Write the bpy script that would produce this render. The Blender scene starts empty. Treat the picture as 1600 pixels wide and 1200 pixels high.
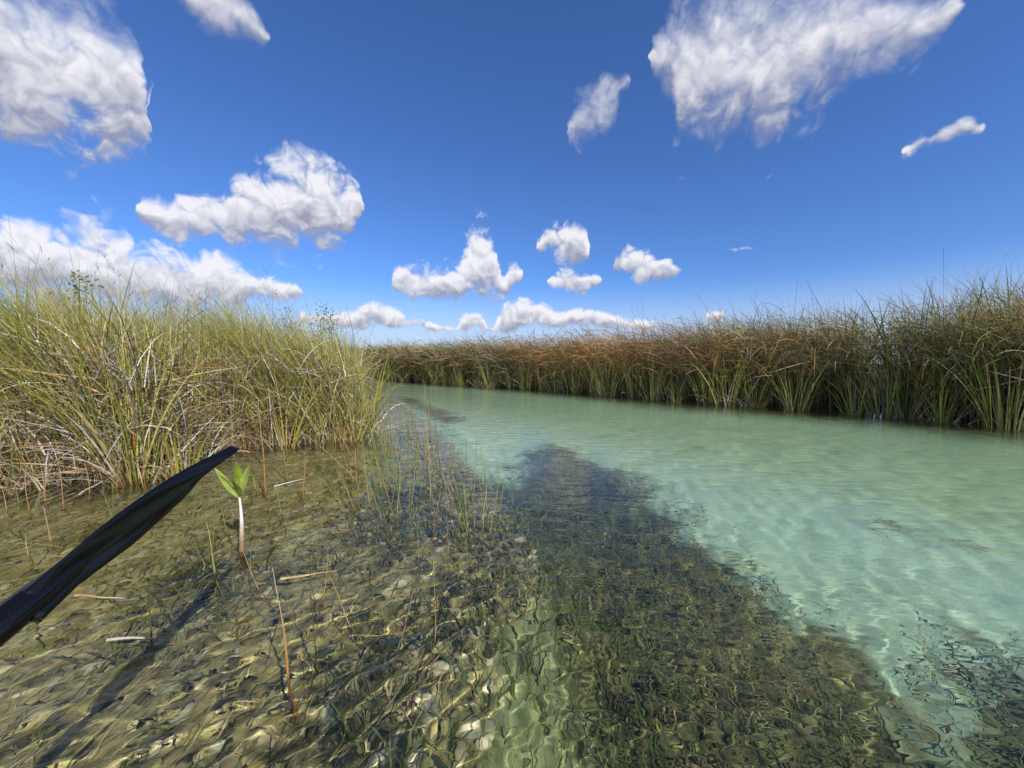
import bpy, math, random
import numpy as np
from mathutils import Vector, Matrix

# ------------------------------------------------------------------ camera, sky, sun, exposure
SC = bpy.context.scene
COL = SC.collection
rng = np.random.default_rng(7)
random.seed(7)
R = math.radians

cam_d = bpy.data.cameras.new('camera')
cam_d.sensor_width = 36.0
cam_d.lens = 13.5
cam_d.clip_start = 0.05
cam_d.clip_end = 20000.0
cam = bpy.data.objects.new('camera', cam_d)
COL.objects.link(cam)
cam.location = (0.0, 0.0, 1.0)
cam.rotation_euler = (R(90.0 - 3.05), 0.0, 0.0)
SC.camera = cam

SUN_EL, SUN_AZ = R(37.0), R(142.5)          # azimuth clockwise from +Y (behind the camera, to the right)
SUN_DIR = Vector((math.sin(SUN_AZ) * math.cos(SUN_EL), math.cos(SUN_AZ) * math.cos(SUN_EL), math.sin(SUN_EL)))

# cumulus lobes of the sky: azimuth, elevation, half width, half height (degrees), fullness
LOBES = [(-49.7, 28.0, 5.8, 4.5, 1), (-45.9, 30.2, 3.1, 3.2, 1), (-50.3, 23.2, 5.3, 4.6, 1), (-46.7, 23.4, 4.4, 3.9, 1), (-44.6, 21.8, 1.9, 1.7, 1), (-42.7,
25.4, 1.7, 1.4, 1), (-35.8, 35.9, 4.8, 2.6, 1), (-32.8, 35.3, 2.7, 1.6, 0.9), (-36.6, 36.5, 4.4, 2.3, 1), (-27.4, 23.5, 4.0, 3.0, 1), (-25.3, 20.8,
4.4, 3.6, 1), (-31.0, 19.8, 4.8, 3.1, 1), (-36.3, 16.5, 4.6, 2.5, 1), (-41.4, 15.4, 3.3, 2.1, 1), (-27.6, 17.5, 5.5, 3.1, 1), (-33.2, 15.7, 9.2, 2.3,
1), (-51.9, 11.3, 2.1, 2.2, 1), (-49.3, 11.0, 2.4, 2.9, 1), (-46.1, 11.7, 2.3, 3.0, 1), (-42.6, 10.1, 4.1, 3.0, 1), (-37.7, 10.5, 3.5, 2.9, 1),
(-34.0, 9.5, 3.2, 2.3, 1), (-30.7, 9.1, 2.8, 1.6, 0.9), (-49.0, 7.9, 6.1, 2.7, 1), (-42.2, 6.8, 7.8, 2.4, 0.8), (27.0, 35.7, 8.0, 5.7, 1), (32.5,
34.3, 8.4, 5.6, 1), (29.0, 30.4, 7.0, 4.9, 1), (25.8, 26.7, 3.7, 1.4, 0.9), (38.6, 31.3, 7.3, 4.1, 1), (43.7, 30.8, 4.3, 3.1, 0.9), (34.1, 26.7, 4.1,
2.3, 0.9), (35.7, 30.7, 6.7, 3.5, 1), (11.4, 31.4, 4.0, 3.8, 0.75), (14.0, 33.9, 2.6, 2.4, 0.75), (10.5, 29.9, 3.1, 2.6, 0.7), (46.2, 21.0, 1.9, 1.3,
0.75), (48.1, 21.1, 1.7, 1.0, 0.6), (-13.0, 11.1, 4.6, 2.6, 1), (-9.3, 11.7, 3.9, 2.4, 1), (-4.9, 17.4, 2.2, 2.0, 1), (-3.8, 15.4, 1.9, 1.9, 1),
(-5.2, 12.7, 3.7, 3.3, 1), (-3.3, 10.5, 3.0, 1.8, 1), (-10.3, 9.7, 6.8, 1.3, 1), (0.5, 12.8, 1.4, 1.7, 0.9), (7.9, 17.8, 3.5, 2.2, 1), (9.3, 15.6,
2.7, 2.0, 1), (6.4, 16.6, 3.0, 1.9, 1), (9.1, 11.7, 4.1, 1.9, 0.9), (17.3, 13.9, 2.9, 2.1, 1), (19.9, 12.4, 3.2, 1.7, 1), (22.7, 12.2, 1.4, 1.0, 0.7),
(-19.1, 6.9, 3.2, 1.7, 1), (-14.8, 5.7, 3.5, 1.2, 0.75), (-5.7, 6.7, 2.1, 1.3, 0.9), (1.9, 7.3, 4.0, 2.0, 1), (4.7, 6.4, 3.9, 1.7, 1), (11.2, 6.6,
5.0, 1.5, 0.8), (-10.3, 4.9, 3.7, 0.9, 0.6), (15.3, 5.7, 3.5, 1.2, 0.8), (-1.9, 5.0, 2.8, 0.8, 0.6), (27.5, 6.2, 1.5, 0.9, 0.8), (20.0, 5.4, 3.5, 1.0,
0.7), (-24.9, 5.8, 4.7, 1.9, 0.7), (29.8, 14.2, 2.8, 0.8, 0.3)]
ROWS = [[], [], [], []]                      # high, middle, low and lowest tier of the cumulus
for (a_, e_, w_, h_, f_) in LOBES:
    if a_ > 45 and e_ < 22: k_ = 1
    elif e_ > 25.9 or (a_ < -40 and e_ > 20) or (a_ > 25 and e_ > 20): k_ = 0
    elif (a_, e_) == (9.1, 11.7): k_ = 2
    elif e_ > 15.0 or (a_ > -22 and e_ > 9.2): k_ = 1
    elif a_ < -26: k_ = 2
    else: k_ = 3
    ROWS[k_].append((a_, e_, w_, h_, f_))
SPAN = 59.0                                   # the tiers are charted over +-59 degrees of azimuth and go on, mirrored, round the horizon


def tier_table(lobes, n=150):
    az = np.linspace(-SPAN, SPAN, n); top = np.full(n, -99.0); bot = np.full(n, 99.0); ful = np.zeros(n)
    for (a, e, w, h, f) in lobes:
        u = 1 - ((az - a) / w) ** 2; m = u > 0; d = h * np.sqrt(np.clip(u, 0, 1))
        top = np.where(m, np.maximum(top, e + d), top); bot = np.where(m, np.minimum(bot, e - d), bot)
        ful = np.where(m, np.maximum(ful, f), ful)
    has = top > bot
    for i in range(n - 1):                    # two clouds side by side at different heights stay apart
        if has[i] and has[i + 1] and (bot[i + 1] > top[i] - 0.6 or bot[i] > top[i + 1] - 0.6): has[i] = False
    c = np.interp(az, az[has], ((top + bot) / 2)[has]); h = np.where(has, (top - bot) / 2, -2.0); f = np.where(has, ful, 0.5)
    return az, c, h, f


world = bpy.data.worlds.new('World')
SC.world = world
world.use_nodes = True
world.cycles.sampling_method = 'MANUAL'
world.cycles.sample_map_resolution = 512


def build_world():
    nt = world.node_tree
    nt.nodes.clear()
    N = lambda t: nt.nodes.new(t)
    L = nt.links.new

    def math_(op, a, b=None, c=None, clamp=False):
        m = N('ShaderNodeMath'); m.operation = op; m.use_clamp = clamp
        for i, v in enumerate((a, b, c)):
            if v is None: continue
            if isinstance(v, (int, float)): m.inputs[i].default_value = v
            else: L(v, m.inputs[i])
        return m.outputs[0]

    def smooth(v, lo, hi, o0=0.0, o1=1.0):
        m = N('ShaderNodeMapRange'); m.interpolation_type = 'SMOOTHSTEP'
        L(v, m.inputs[0])
        m.inputs[1].default_value = lo; m.inputs[2].default_value = hi
        m.inputs[3].default_value = o0; m.inputs[4].default_value = o1
        return m.outputs[0]

    tc = N('ShaderNodeTexCoord')
    sep = N('ShaderNodeSeparateXYZ'); L(tc.outputs['Generated'], sep.inputs[0])
    az = math_('MULTIPLY', math_('ARCTAN2', sep.outputs[0], sep.outputs[1]), 57.29578)
    el = math_('MULTIPLY', math_('ARCSINE', sep.outputs[2]), 57.29578)
    comb = N('ShaderNodeCombineXYZ'); L(az, comb.inputs[0]); L(el, comb.inputs[1])
    # cauliflower warp and fraying
    w1 = N('ShaderNodeTexNoise'); w1.inputs['Scale'].default_value = 11.0; w1.inputs['Detail'].default_value = 3.0
    w1.inputs['Roughness'].default_value = 0.58
    L(tc.outputs['Generated'], w1.inputs['Vector'])
    wv = N('ShaderNodeVectorMath'); wv.operation = 'MULTIPLY_ADD'
    L(w1.outputs['Color'], wv.inputs[0])
    wv.inputs[1].default_value = (4.2, 3.6, 0); wv.inputs[2].default_value = (-2.1, -1.8, 0)
    # the warp shrinks towards the horizon, where the clouds are farther off
    ws = N('ShaderNodeVectorMath'); ws.operation = 'SCALE'
    L(wv.outputs[0], ws.inputs[0]); L(smooth(el, 3, 32, 0.28, 1.25), ws.inputs['Scale'])
    pos = N('ShaderNodeVectorMath'); pos.operation = 'ADD'
    L(comb.outputs[0], pos.inputs[0]); L(ws.outputs[0], pos.inputs[1])
    def fbm(sc, det, rough, vec):
        t = N('ShaderNodeTexNoise'); t.inputs['Scale'].default_value = sc; t.inputs['Detail'].default_value = det
        t.inputs['Roughness'].default_value = rough; L(vec, t.inputs['Vector']); return t.outputs['Fac']

    def puff(sc, vec):
        t = N('ShaderNodeTexVoronoi'); t.feature = 'F1'; t.inputs['Scale'].default_value = sc
        t.inputs['Detail'].default_value = 2.0; t.inputs['Roughness'].default_value = 0.5; t.inputs['Lacunarity'].default_value = 2.3
        L(vec, t.inputs['Vector']); return t.outputs['Distance']

    gen = tc.outputs['Generated']
    # bend the puff lookup so that the cells do not show
    bw = N('ShaderNodeTexNoise'); bw.inputs['Scale'].default_value = 20.0; bw.inputs['Detail'].default_value = 1.0; L(gen, bw.inputs['Vector'])
    bv = N('ShaderNodeVectorMath'); bv.operation = 'MULTIPLY_ADD'; L(bw.outputs['Color'], bv.inputs[0])
    bv.inputs[1].default_value = (0.07, 0.07, 0.07); L(gen, bv.inputs[2])
    sh = N('ShaderNodeVectorMath'); sh.operation = 'ADD'; L(bv.outputs[0], sh.inputs[0]); sh.inputs[1].default_value = (0.004, -0.004, 0.016)
    p0 = puff(20.0, bv.outputs[0]); p1 = puff(20.0, sh.outputs[0])
    n0 = fbm(22.0, 6.0, 0.62, gen)
    ps = N('ShaderNodeSeparateXYZ'); L(pos.outputs[0], ps.inputs[0])
    paz = math_('PINGPONG', math_('ADD', ps.outputs[0], SPAN), 2 * SPAN)
    lut = math_('DIVIDE', paz, 2 * SPAN)
    field, vert = None, None
    for lobes in ROWS:
        az_, c_, h_, f_ = tier_table(lobes)
        rc = N('ShaderNodeRGBCurve')
        mp = rc.mapping; mp.use_clip = False
        for ci, vals in enumerate((c_ / 45.0, (h_ + 3.0) / 15.0, f_)):
            cv = mp.curves[ci]
            xs_ = (az_ + SPAN) / (2 * SPAN)
            cv.points[0].location = (xs_[0], vals[0]); cv.points[1].location = (xs_[-1], vals[-1])
            for x_, y_ in zip(xs_[1:-1], vals[1:-1]): cv.points.new(x_, y_)
            for pt in cv.points: pt.handle_type = 'VECTOR'
        mp.update()
        cx = N('ShaderNodeCombineXYZ')
        for k in range(3): L(lut, cx.inputs[k])
        L(cx.outputs[0], rc.inputs['Color'])
        sx = N('ShaderNodeSeparateXYZ'); L(rc.outputs[0], sx.inputs[0])
        cc = math_('MULTIPLY', sx.outputs[0], 45.0); hh = math_('MULTIPLY_ADD', sx.outputs[1], 15.0, -3.0)
        hm = math_('MAXIMUM', hh, 0.9)
        dv = math_('SUBTRACT', ps.outputs[1], cc)
        q = math_('MULTIPLY', math_('DIVIDE', math_('SUBTRACT', hh, math_('ABSOLUTE', dv)), hm), 0.75)
        q = math_('ADD', q, math_('MULTIPLY_ADD', sx.outputs[2], 0.75, -0.75))
        v_ = math_('DIVIDE', dv, hm)
        if field is None: field, vert = q, v_
        else:
            gt = math_('GREATER_THAN', q, field)
            vert = math_('ADD', math_('MULTIPLY', gt, v_), math_('MULTIPLY', math_('SUBTRACT', 1.0, gt), vert))
            field = math_('MAXIMUM', field, q)
    high = smooth(el, 21, 33)                                  # near clouds overhead are wispier
    amp_n = math_('MULTIPLY_ADD', high, 0.40, 0.28)
    amp_p = math_('MULTIPLY_ADD', high, -0.3, 0.62)
    fn = math_('MULTIPLY', math_('SUBTRACT', n0, 0.5), amp_n)
    fp = math_('MULTIPLY', math_('SUBTRACT', 0.80, p0), amp_p)
    fray = math_('ADD', fn, fp)
    dens = math_('ADD', field, fray)
    soft = math_('MULTIPLY_ADD', high, 0.45, 0.38)
    mr = N('ShaderNodeMapRange'); mr.interpolation_type = 'SMOOTHSTEP'
    L(dens, mr.inputs[0]); mr.inputs[1].default_value = -0.10; L(soft, mr.inputs[2])
    alpha = math_('MULTIPLY', mr.outputs[0], 0.95)
    # cloud above means a greyer underside; each puff is lit from above
    under = smooth(math_('ADD', vert, math_('MULTIPLY', fn, 1.2)), 0.55, -0.85)
    relief = math_('MULTIPLY', math_('SUBTRACT', p1, p0), math_('MULTIPLY_ADD', high, -0.45, 0.8))
    big = math_('MULTIPLY', math_('SUBTRACT', fbm(8.0, 3.0, 0.6, gen), 0.5), 0.7)
    sh0 = math_('ADD', math_('SUBTRACT', math_('MULTIPLY', under, 0.95), relief), big)
    shade = math_('ADD', sh0, math_('MULTIPLY', high, 0.10), clamp=True)
    cmix = N('ShaderNodeMix'); cmix.data_type = 'RGBA'
    L(shade, cmix.inputs[0])
    cmix.inputs[6].default_value = (0.78, 0.775, 0.81, 1); cmix.inputs[7].default_value = (0.285, 0.30, 0.39, 1)

    sky = N('ShaderNodeTexSky'); sky.sky_type = 'NISHITA'
    sky.sun_disc = False
    sky.sun_elevation = SUN_EL
    sky.sun_rotation = SUN_AZ
    sky.air_density = 1.0; sky.dust_density = 0.25; sky.ozone_density = 10.0; sky.altitude = 0.0
    bs = N('ShaderNodeBackground'); bs.inputs[1].default_value = 0.115
    wb = N('ShaderNodeMix'); wb.data_type = 'RGBA'; wb.blend_type = 'MULTIPLY'; wb.inputs[0].default_value = 1.0
    wb.inputs[7].default_value = (0.86, 0.95, 1.14, 1)          # the camera's cool daylight balance
    L(sky.outputs[0], wb.inputs[6])
    hz = N('ShaderNodeMix'); hz.data_type = 'RGBA'; L(smooth(el, 12.0, 1.0, 0.0, 0.8), hz.inputs[0])   # pale humid air low over the marsh
    hz.inputs[7].default_value = (4.4, 5.1, 6.3, 1); L(wb.outputs[2], hz.inputs[6]); L(hz.outputs[2], bs.inputs[0])
    bc = N('ShaderNodeBackground'); bc.inputs[1].default_value = 1.0; L(cmix.outputs[2], bc.inputs[0])
    mx = N('ShaderNodeMixShader'); L(alpha, mx.inputs[0]); L(bs.outputs[0], mx.inputs[1]); L(bc.outputs[0], mx.inputs[2])
    out = N('ShaderNodeOutputWorld'); L(mx.outputs[0], out.inputs[0])


build_world()

sun_d = bpy.data.lights.new('sun', 'SUN')
sun_d.energy = 5.0
sun_d.angle = R(0.53)
sun_d.color = (1.0, 0.94, 0.84)
sun_d.cycles.is_caustics_light = True
sun = bpy.data.objects.new('sun', sun_d)
COL.objects.link(sun)
sun.rotation_euler = SUN_DIR.to_track_quat('Z', 'Y').to_euler()

SC.view_settings.view_transform = 'Standard'
SC.view_settings.look = 'None'
SC.view_settings.gamma = 1.0
SC.view_settings.exposure = 0.25
SC.view_settings.use_curve_mapping = False
SC.render.engine = 'CYCLES'
SC.cycles.use_denoising = True
SC.cycles.max_bounces = 8
SC.cycles.diffuse_bounces = 3
SC.cycles.glossy_bounces = 3
SC.cycles.transmission_bounces = 6
SC.cycles.transparent_max_bounces = 8
SC.cycles.sample_clamp_indirect = 6.0
SC.cycles.blur_glossy = 0.3


# ------------------------------------------------------------------ helpers
def tag(o, label=None, cat=None, group=None, kind=None):
    if label: o['label'] = label
    if cat: o['category'] = cat
    if group: o['group'] = group
    if kind: o['kind'] = kind
    return o


def link(name, me, mat=None, parent=None, loc=None):
    o = bpy.data.objects.new(name, me)
    COL.objects.link(o)
    if mat is not None and me is not None and not me.materials:
        me.materials.append(mat)
    if parent is not None: o.parent = parent
    if loc is not None: o.location = loc
    if me is not None:
        o.cycles.is_caustics_receiver = True
    return o


def empty(name, loc=(0, 0, 0)):
    o = bpy.data.objects.new(name, None)
    o.empty_display_size = 0.1
    COL.objects.link(o); o.location = loc
    return o


def mesh_np(name, v, faces, col=None, attrs=None, smooth=True):
    """v (n,3); faces (m,3|4) or a list of such arrays."""
    if not isinstance(faces, (list, tuple)): faces = [faces]
    faces = [np.asarray(f, dtype=np.int32) for f in faces if len(f)]
    me = bpy.data.meshes.new(name)
    v = np.asarray(v, dtype=np.float32)
    me.vertices.add(len(v)); me.vertices.foreach_set('co', v.ravel())
    tot = np.concatenate([np.full(len(f), f.shape[1], dtype=np.int32) for f in faces])
    idx = np.concatenate([f.ravel() for f in faces])
    me.loops.add(len(idx)); me.loops.foreach_set('vertex_index', idx)
    me.polygons.add(len(tot))
    me.polygons.foreach_set('loop_start', np.concatenate([[0], np.cumsum(tot)[:-1]]).astype(np.int32))
    if smooth: me.polygons.foreach_set('use_smooth', np.ones(len(tot), dtype=bool))
    if col is not None:
        a = me.attributes.new('Col', 'FLOAT_COLOR', 'POINT')
        c = np.ones((len(v), 4), dtype=np.float32); c[:, :3] = col
        a.data.foreach_set('color', c.ravel())
    for k, arr in (attrs or {}).items():
        a = me.attributes.new(k, 'FLOAT', 'POINT')
        a.data.foreach_set('value', np.asarray(arr, dtype=np.float32))
    me.update(calc_edges=True)
    return me


def sstep(a, b, x):
    t = np.clip((x - a) / (b - a), 0, 1)
    return t * t * (3 - 2 * t)


def lerp(a, b, t):
    return a + (b - a) * t


def poly_sd(P, poly):
    """signed distance, positive inside."""
    P = np.asarray(P, float); n = len(poly)
    d2 = np.full(len(P), 1e18); inside = np.zeros(len(P), bool)
    for i in range(n):
        a = np.array(poly[i], float); b = np.array(poly[(i + 1) % n], float)
        ab = b - a; ap = P - a
        t = np.clip((ap @ ab) / (ab @ ab), 0, 1)
        q = ap - t[:, None] * ab
        d2 = np.minimum(d2, (q * q).sum(1))
        c = ((a[1] > P[:, 1]) != (b[1] > P[:, 1]))
        with np.errstate(divide='ignore', invalid='ignore'):
            xi = (b[0] - a[0]) * (P[:, 1] - a[1]) / (b[1] - a[1] if b[1] != a[1] else 1e-9) + a[0]
        inside ^= c & (P[:, 0] < xi)
    return np.where(inside, 1, -1) * np.sqrt(d2)


def vnoise(x, y, seed=0):
    """cheap smooth value noise built from sines"""
    r = np.random.default_rng(seed); s = np.zeros_like(x, dtype=float)
    for k in range(9):
        a = r.uniform(0, 2 * np.pi); f = 2 ** (k / 2.2); p = r.uniform(0, 6.28)
        s += np.sin((x * np.cos(a) + y * np.sin(a)) * f + p + 1.3 * np.sin((x * np.sin(a) - y * np.cos(a)) * f * 0.7 + p * 2)) / (1 + 0.5 * k)
    return s / 3.0


def nodes_of(name):
    m = bpy.data.materials.new(name); m.use_nodes = True
    m.node_tree.nodes.clear()
    return m, m.node_tree.nodes.new, m.node_tree.links.new


# ------------------------------------------------------------------ banks and bed (metres, camera stands over 0,0)
LEFT_BANK = [(-90, 1.2), (-12, 2.6), (-6, 2.95), (-4.2, 3.15), (-3.25, 3.35), (-3.4, 3.95), (-3.35, 4.5), (-2.7, 4.95),
             (-2.18, 5.0), (-2.2, 5.45), (-2.75, 7), (-3.95, 10), (-5.9, 15), (-9.3, 22.4), (-15, 31), (-28, 41), (-90, 70)]
RIGHT_BANK = [(120, -105), (13, 0.5), (9.6, 4.3), (8.0, 5.95), (7.1, 7.7), (4.9, 9.65), (3.05, 12.2), (1.2, 14.6),
              (-3.1, 18.7), (-8.0, 24.0), (-13, 29), (-22, 38), (-40, 55), (-90, 90), (-90, 600), (600, 600), (600, -105)]
SHELF = [(-90, -6), (-6, -3), (-1.0, -0.8), (-0.45, 0.3), (-0.21, 1.06), (-0.16, 1.52), (-0.12, 1.7), (0.07, 2.12), (-0.2, 2.93),
         (-0.81, 4.8), (-1.5, 6.6), (-2.6, 9.0), (-5.4, 15), (-9.3, 22.4), (-12, 24), (-12, 6), (-90, 6)]
WEED = [(-0.5, 0.4), (-0.4, 1.1), (-0.3, 1.9), (-0.1, 2.3), (-0.15, 2.7), (-0.25, 3.2), (-0.02, 3.9), (0.25, 4.7), (0.55, 5.6), (0.75, 5.3), (1.25, 4.1), (1.45, 2.75), (1.62, 2.14), (1.66, 1.81), (1.62, 1.49), (1.5, 1.0), (1.3, 0.3)]
SANDHOLE = [(-0.2, 1.35), (-0.15, 1.62), (0.05, 1.85), (0.22, 1.8), (0.34, 1.55), (0.36, 1.1), (0.2, 0.6), (-0.1, 0.7)]
PATCH2 = [(1.85, 1.7), (2.15, 1.95), (2.6, 1.85), (3.2, 1.5), (2.6, 0.9), (1.85, 1.1)]
PATCH3 = [(3.2, 3.1), (3.32, 3.02), (3.36, 2.85), (3.24, 2.88)]
MUCK = [(-1.62, 1.95, 0.17), (-1.42, 1.80, 0.13), (-0.95, 3.0, 0.17), (-0.5, 3.6, 0.2), (-1.2, 1.95, 0.08), (-0.75, 2.35, 0.1), (-2.6, 2.5, 0.12), (-1.7, 5.2, 0.3)]
PATCH4 = [(-1.35, 7.6), (-1.1, 8.0), (-2.0, 9.8), (-3.3, 12.4), (-3.9, 12.9), (-3.0, 11.0), (-2.1, 9.0)]


def weed_distance(P, hole):
    d = np.maximum.reduce([np.minimum(poly_sd(P, WEED), hole - poly_sd(P, SANDHOLE)), poly_sd(P, PATCH2) - 0.16, poly_sd(P, PATCH3) - 0.22, poly_sd(P, PATCH4) - 0.1])
    return np.minimum(d, 0.12 - poly_sd(P, SHELF))


def muck_distance(P):
    return np.maximum.reduce([r - np.hypot(P[:, 0] - x, P[:, 1] - y) for (x, y, r) in MUCK])


def bed_height(P):
    x, y = P[:, 0], P[:, 1]
    sl = poly_sd(P, LEFT_BANK); sr = poly_sd(P, RIGHT_BANK); ss = poly_sd(P, SHELF)
    n = vnoise(x * 2.2, y * 2.2, 3); n2 = vnoise(x * 7, y * 7, 5)
    ch = -1.12 + 0.05 * n
    sh = -0.24 + 0.025 * n + 0.012 * n2
    h = lerp(ch, sh, sstep(-0.62, 0.02, ss + 0.05 * n))
    h = lerp(h, -0.28 + 0.03 * n, sstep(-1.9, -0.25, sr))
    bank = np.maximum(sl, sr)
    h = lerp(h, 0.07 + 0.02 * n, sstep(-0.3, 0.7, bank + 0.08 * n))
    far = np.hypot(x, y)
    return lerp(h, 0.25, sstep(90, 130, far))


def axis_coords(lo, hi, step, far, ratio=1.12):
    c = list(np.arange(lo, hi + 1e-6, step)); s = step
    while c[-1] < far: s *= ratio; c.append(c[-1] + s)
    s = step
    while c[0] > -far: s *= ratio; c.insert(0, c[0] - s)
    return np.array(c)


xs = axis_coords(-5.0, 5.0, 0.05, 4000); ys = axis_coords(0.0, 8.0, 0.05, 4000)
GX, GY = np.meshgrid(xs, ys); P = np.stack([GX.ravel(), GY.ravel()], 1)
H = bed_height(P)
nx, ny = len(xs), len(ys)
I = np.arange(nx * ny).reshape(ny, nx)
Q = np.stack([I[:-1, :-1], I[:-1, 1:], I[1:, 1:], I[1:, :-1]], -1).reshape(-1, 4)
weed_sd = weed_distance(P, 1.0)
shelf_sd = np.clip(poly_sd(P, SHELF), -3, 3)
bank_sd = np.clip(np.maximum(poly_sd(P, LEFT_BANK), poly_sd(P, RIGHT_BANK)), -3, 3)
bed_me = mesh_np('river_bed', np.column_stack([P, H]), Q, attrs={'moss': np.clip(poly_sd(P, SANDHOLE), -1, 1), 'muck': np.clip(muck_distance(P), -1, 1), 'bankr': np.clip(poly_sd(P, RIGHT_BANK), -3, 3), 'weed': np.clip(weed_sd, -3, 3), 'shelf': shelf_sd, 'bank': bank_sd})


def bed_material():
    m, N, L = nodes_of('river_bed')
    out = N('ShaderNodeOutputMaterial'); b = N('ShaderNodeBsdfPrincipled'); L(b.outputs[0], out.inputs[0])
    b.inputs['Roughness'].default_value = 0.9; b.inputs['Specular IOR Level'].default_value = 0.1
    geo = N('ShaderNodeNewGeometry')

    def attr(n):
        a = N('ShaderNodeAttribute'); a.attribute_name = n; return a.outputs['Fac']

    def noise(sc, det=5, rough=0.6, dist=0.0):
        t = N('ShaderNodeTexNoise'); t.inputs['Scale'].default_value = sc; t.inputs['Detail'].default_value = det
        t.inputs['Roughness'].default_value = rough; t.inputs['Distortion'].default_value = dist
        L(geo.outputs['Position'], t.inputs['Vector']); return t.outputs['Fac']

    def madd(a, k, c):
        q = N('ShaderNodeMath'); q.operation = 'MULTIPLY_ADD'; L(a, q.inputs[0]); q.inputs[1].default_value = k; q.inputs[2].default_value = c
        return q.outputs[0]

    def add(a, c):
        q = N('ShaderNodeMath'); q.operation = 'ADD'; L(a, q.inputs[0]); L(c, q.inputs[1]); return q.outputs[0]

    def step(a, lo, hi):
        q = N('ShaderNodeMapRange'); q.interpolation_type = 'SMOOTHSTEP'; L(a, q.inputs[0])
        q.inputs[1].default_value = lo; q.inputs[2].default_value = hi; return q.outputs[0]

    def mix(f, a, c):
        q = N('ShaderNodeMix'); q.data_type = 'RGBA'; L(f, q.inputs[0])
        for s, v in ((6, a), (7, c)):
            if isinstance(v, tuple): q.inputs[s].default_value = (*v, 1)
            else: L(v, q.inputs[s])
        return q.outputs[2]

    n_big, n_mid, n_fine = noise(1.3, 4), noise(6, 6, 0.65), noise(38, 5, 0.65)
    sand = mix(step(n_mid, 0.3, 0.75), (0.335, 0.46, 0.325), (0.42, 0.54, 0.395))
    sand = mix(step(n_big, 0.52, 0.8), sand, (0.27, 0.38, 0.25))
    vo = N('ShaderNodeTexVoronoi'); vo.inputs['Scale'].default_value = 16.0; L(geo.outputs['Position'], vo.inputs['Vector'])
    shelf_c = mix(step(n_mid, 0.35, 0.7), (0.175, 0.145, 0.055), (0.43, 0.36, 0.165))
    shelf_c = mix(step(n_fine, 0.5, 0.75), shelf_c, (0.52, 0.455, 0.255))
    weed_c = mix(step(n_fine, 0.35, 0.7), (0.075, 0.075, 0.028), (0.20, 0.19, 0.08))
    weed_c = mix(step(noise(3.3, 5, 0.65), 0.54, 0.70), weed_c, (0.21, 0.215, 0.095))
    mud = mix(step(n_fine, 0.3, 0.7), (0.035, 0.026, 0.016), (0.11, 0.085, 0.05))
    c = mix(step(add(attr('weed'), add(add(madd(n_mid, 0.9, -0.45), madd(noise(2.1, 4), 1.3, -0.65)), madd(n_fine, 0.25, -0.125))), -0.36, 0.04), sand, weed_c)
    c = mix(step(add(attr('moss'), add(madd(n_mid, 0.8, -0.4), madd(n_fine, 0.4, -0.2))), -0.15, 0.15), c, mix(step(n_mid, 0.35, 0.65), (0.17, 0.185, 0.075), (0.37, 0.39, 0.21)))
    c = mix(step(add(attr('shelf'), madd(n_mid, 0.4, -0.2)), -0.20, 0.0), c, shelf_c)
    c = mix(step(add(attr('muck'), add(madd(n_mid, 0.5, -0.25), madd(n_fine, 0.3, -0.15))), -0.04, 0.10), c, (0.03, 0.028, 0.018))
    c = mix(step(add(attr('bankr'), madd(n_mid, 1.0, -0.5)), -1.6, -0.5), c, (0.06, 0.052, 0.024))  # right bank's dark reflection and shade, painted as a band on the bed
    c = mix(step(add(attr('bank'), madd(n_mid, 0.5, -0.25)), -0.75, -0.15), c, mud)
    L(c, b.inputs['Base Color'])
    bp = N('ShaderNodeBump'); bp.inputs['Strength'].default_value = 0.5; bp.inputs['Distance'].default_value = 0.03
    L(add(n_mid, n_fine), bp.inputs['Height']); L(bp.outputs[0], b.inputs['Normal'])
    return m


tag(link('river_bed', bed_me, bed_material()), 'pale sandy channel floor rising to a stony shelf and muddy banks', 'river bed', kind='structure')


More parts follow.
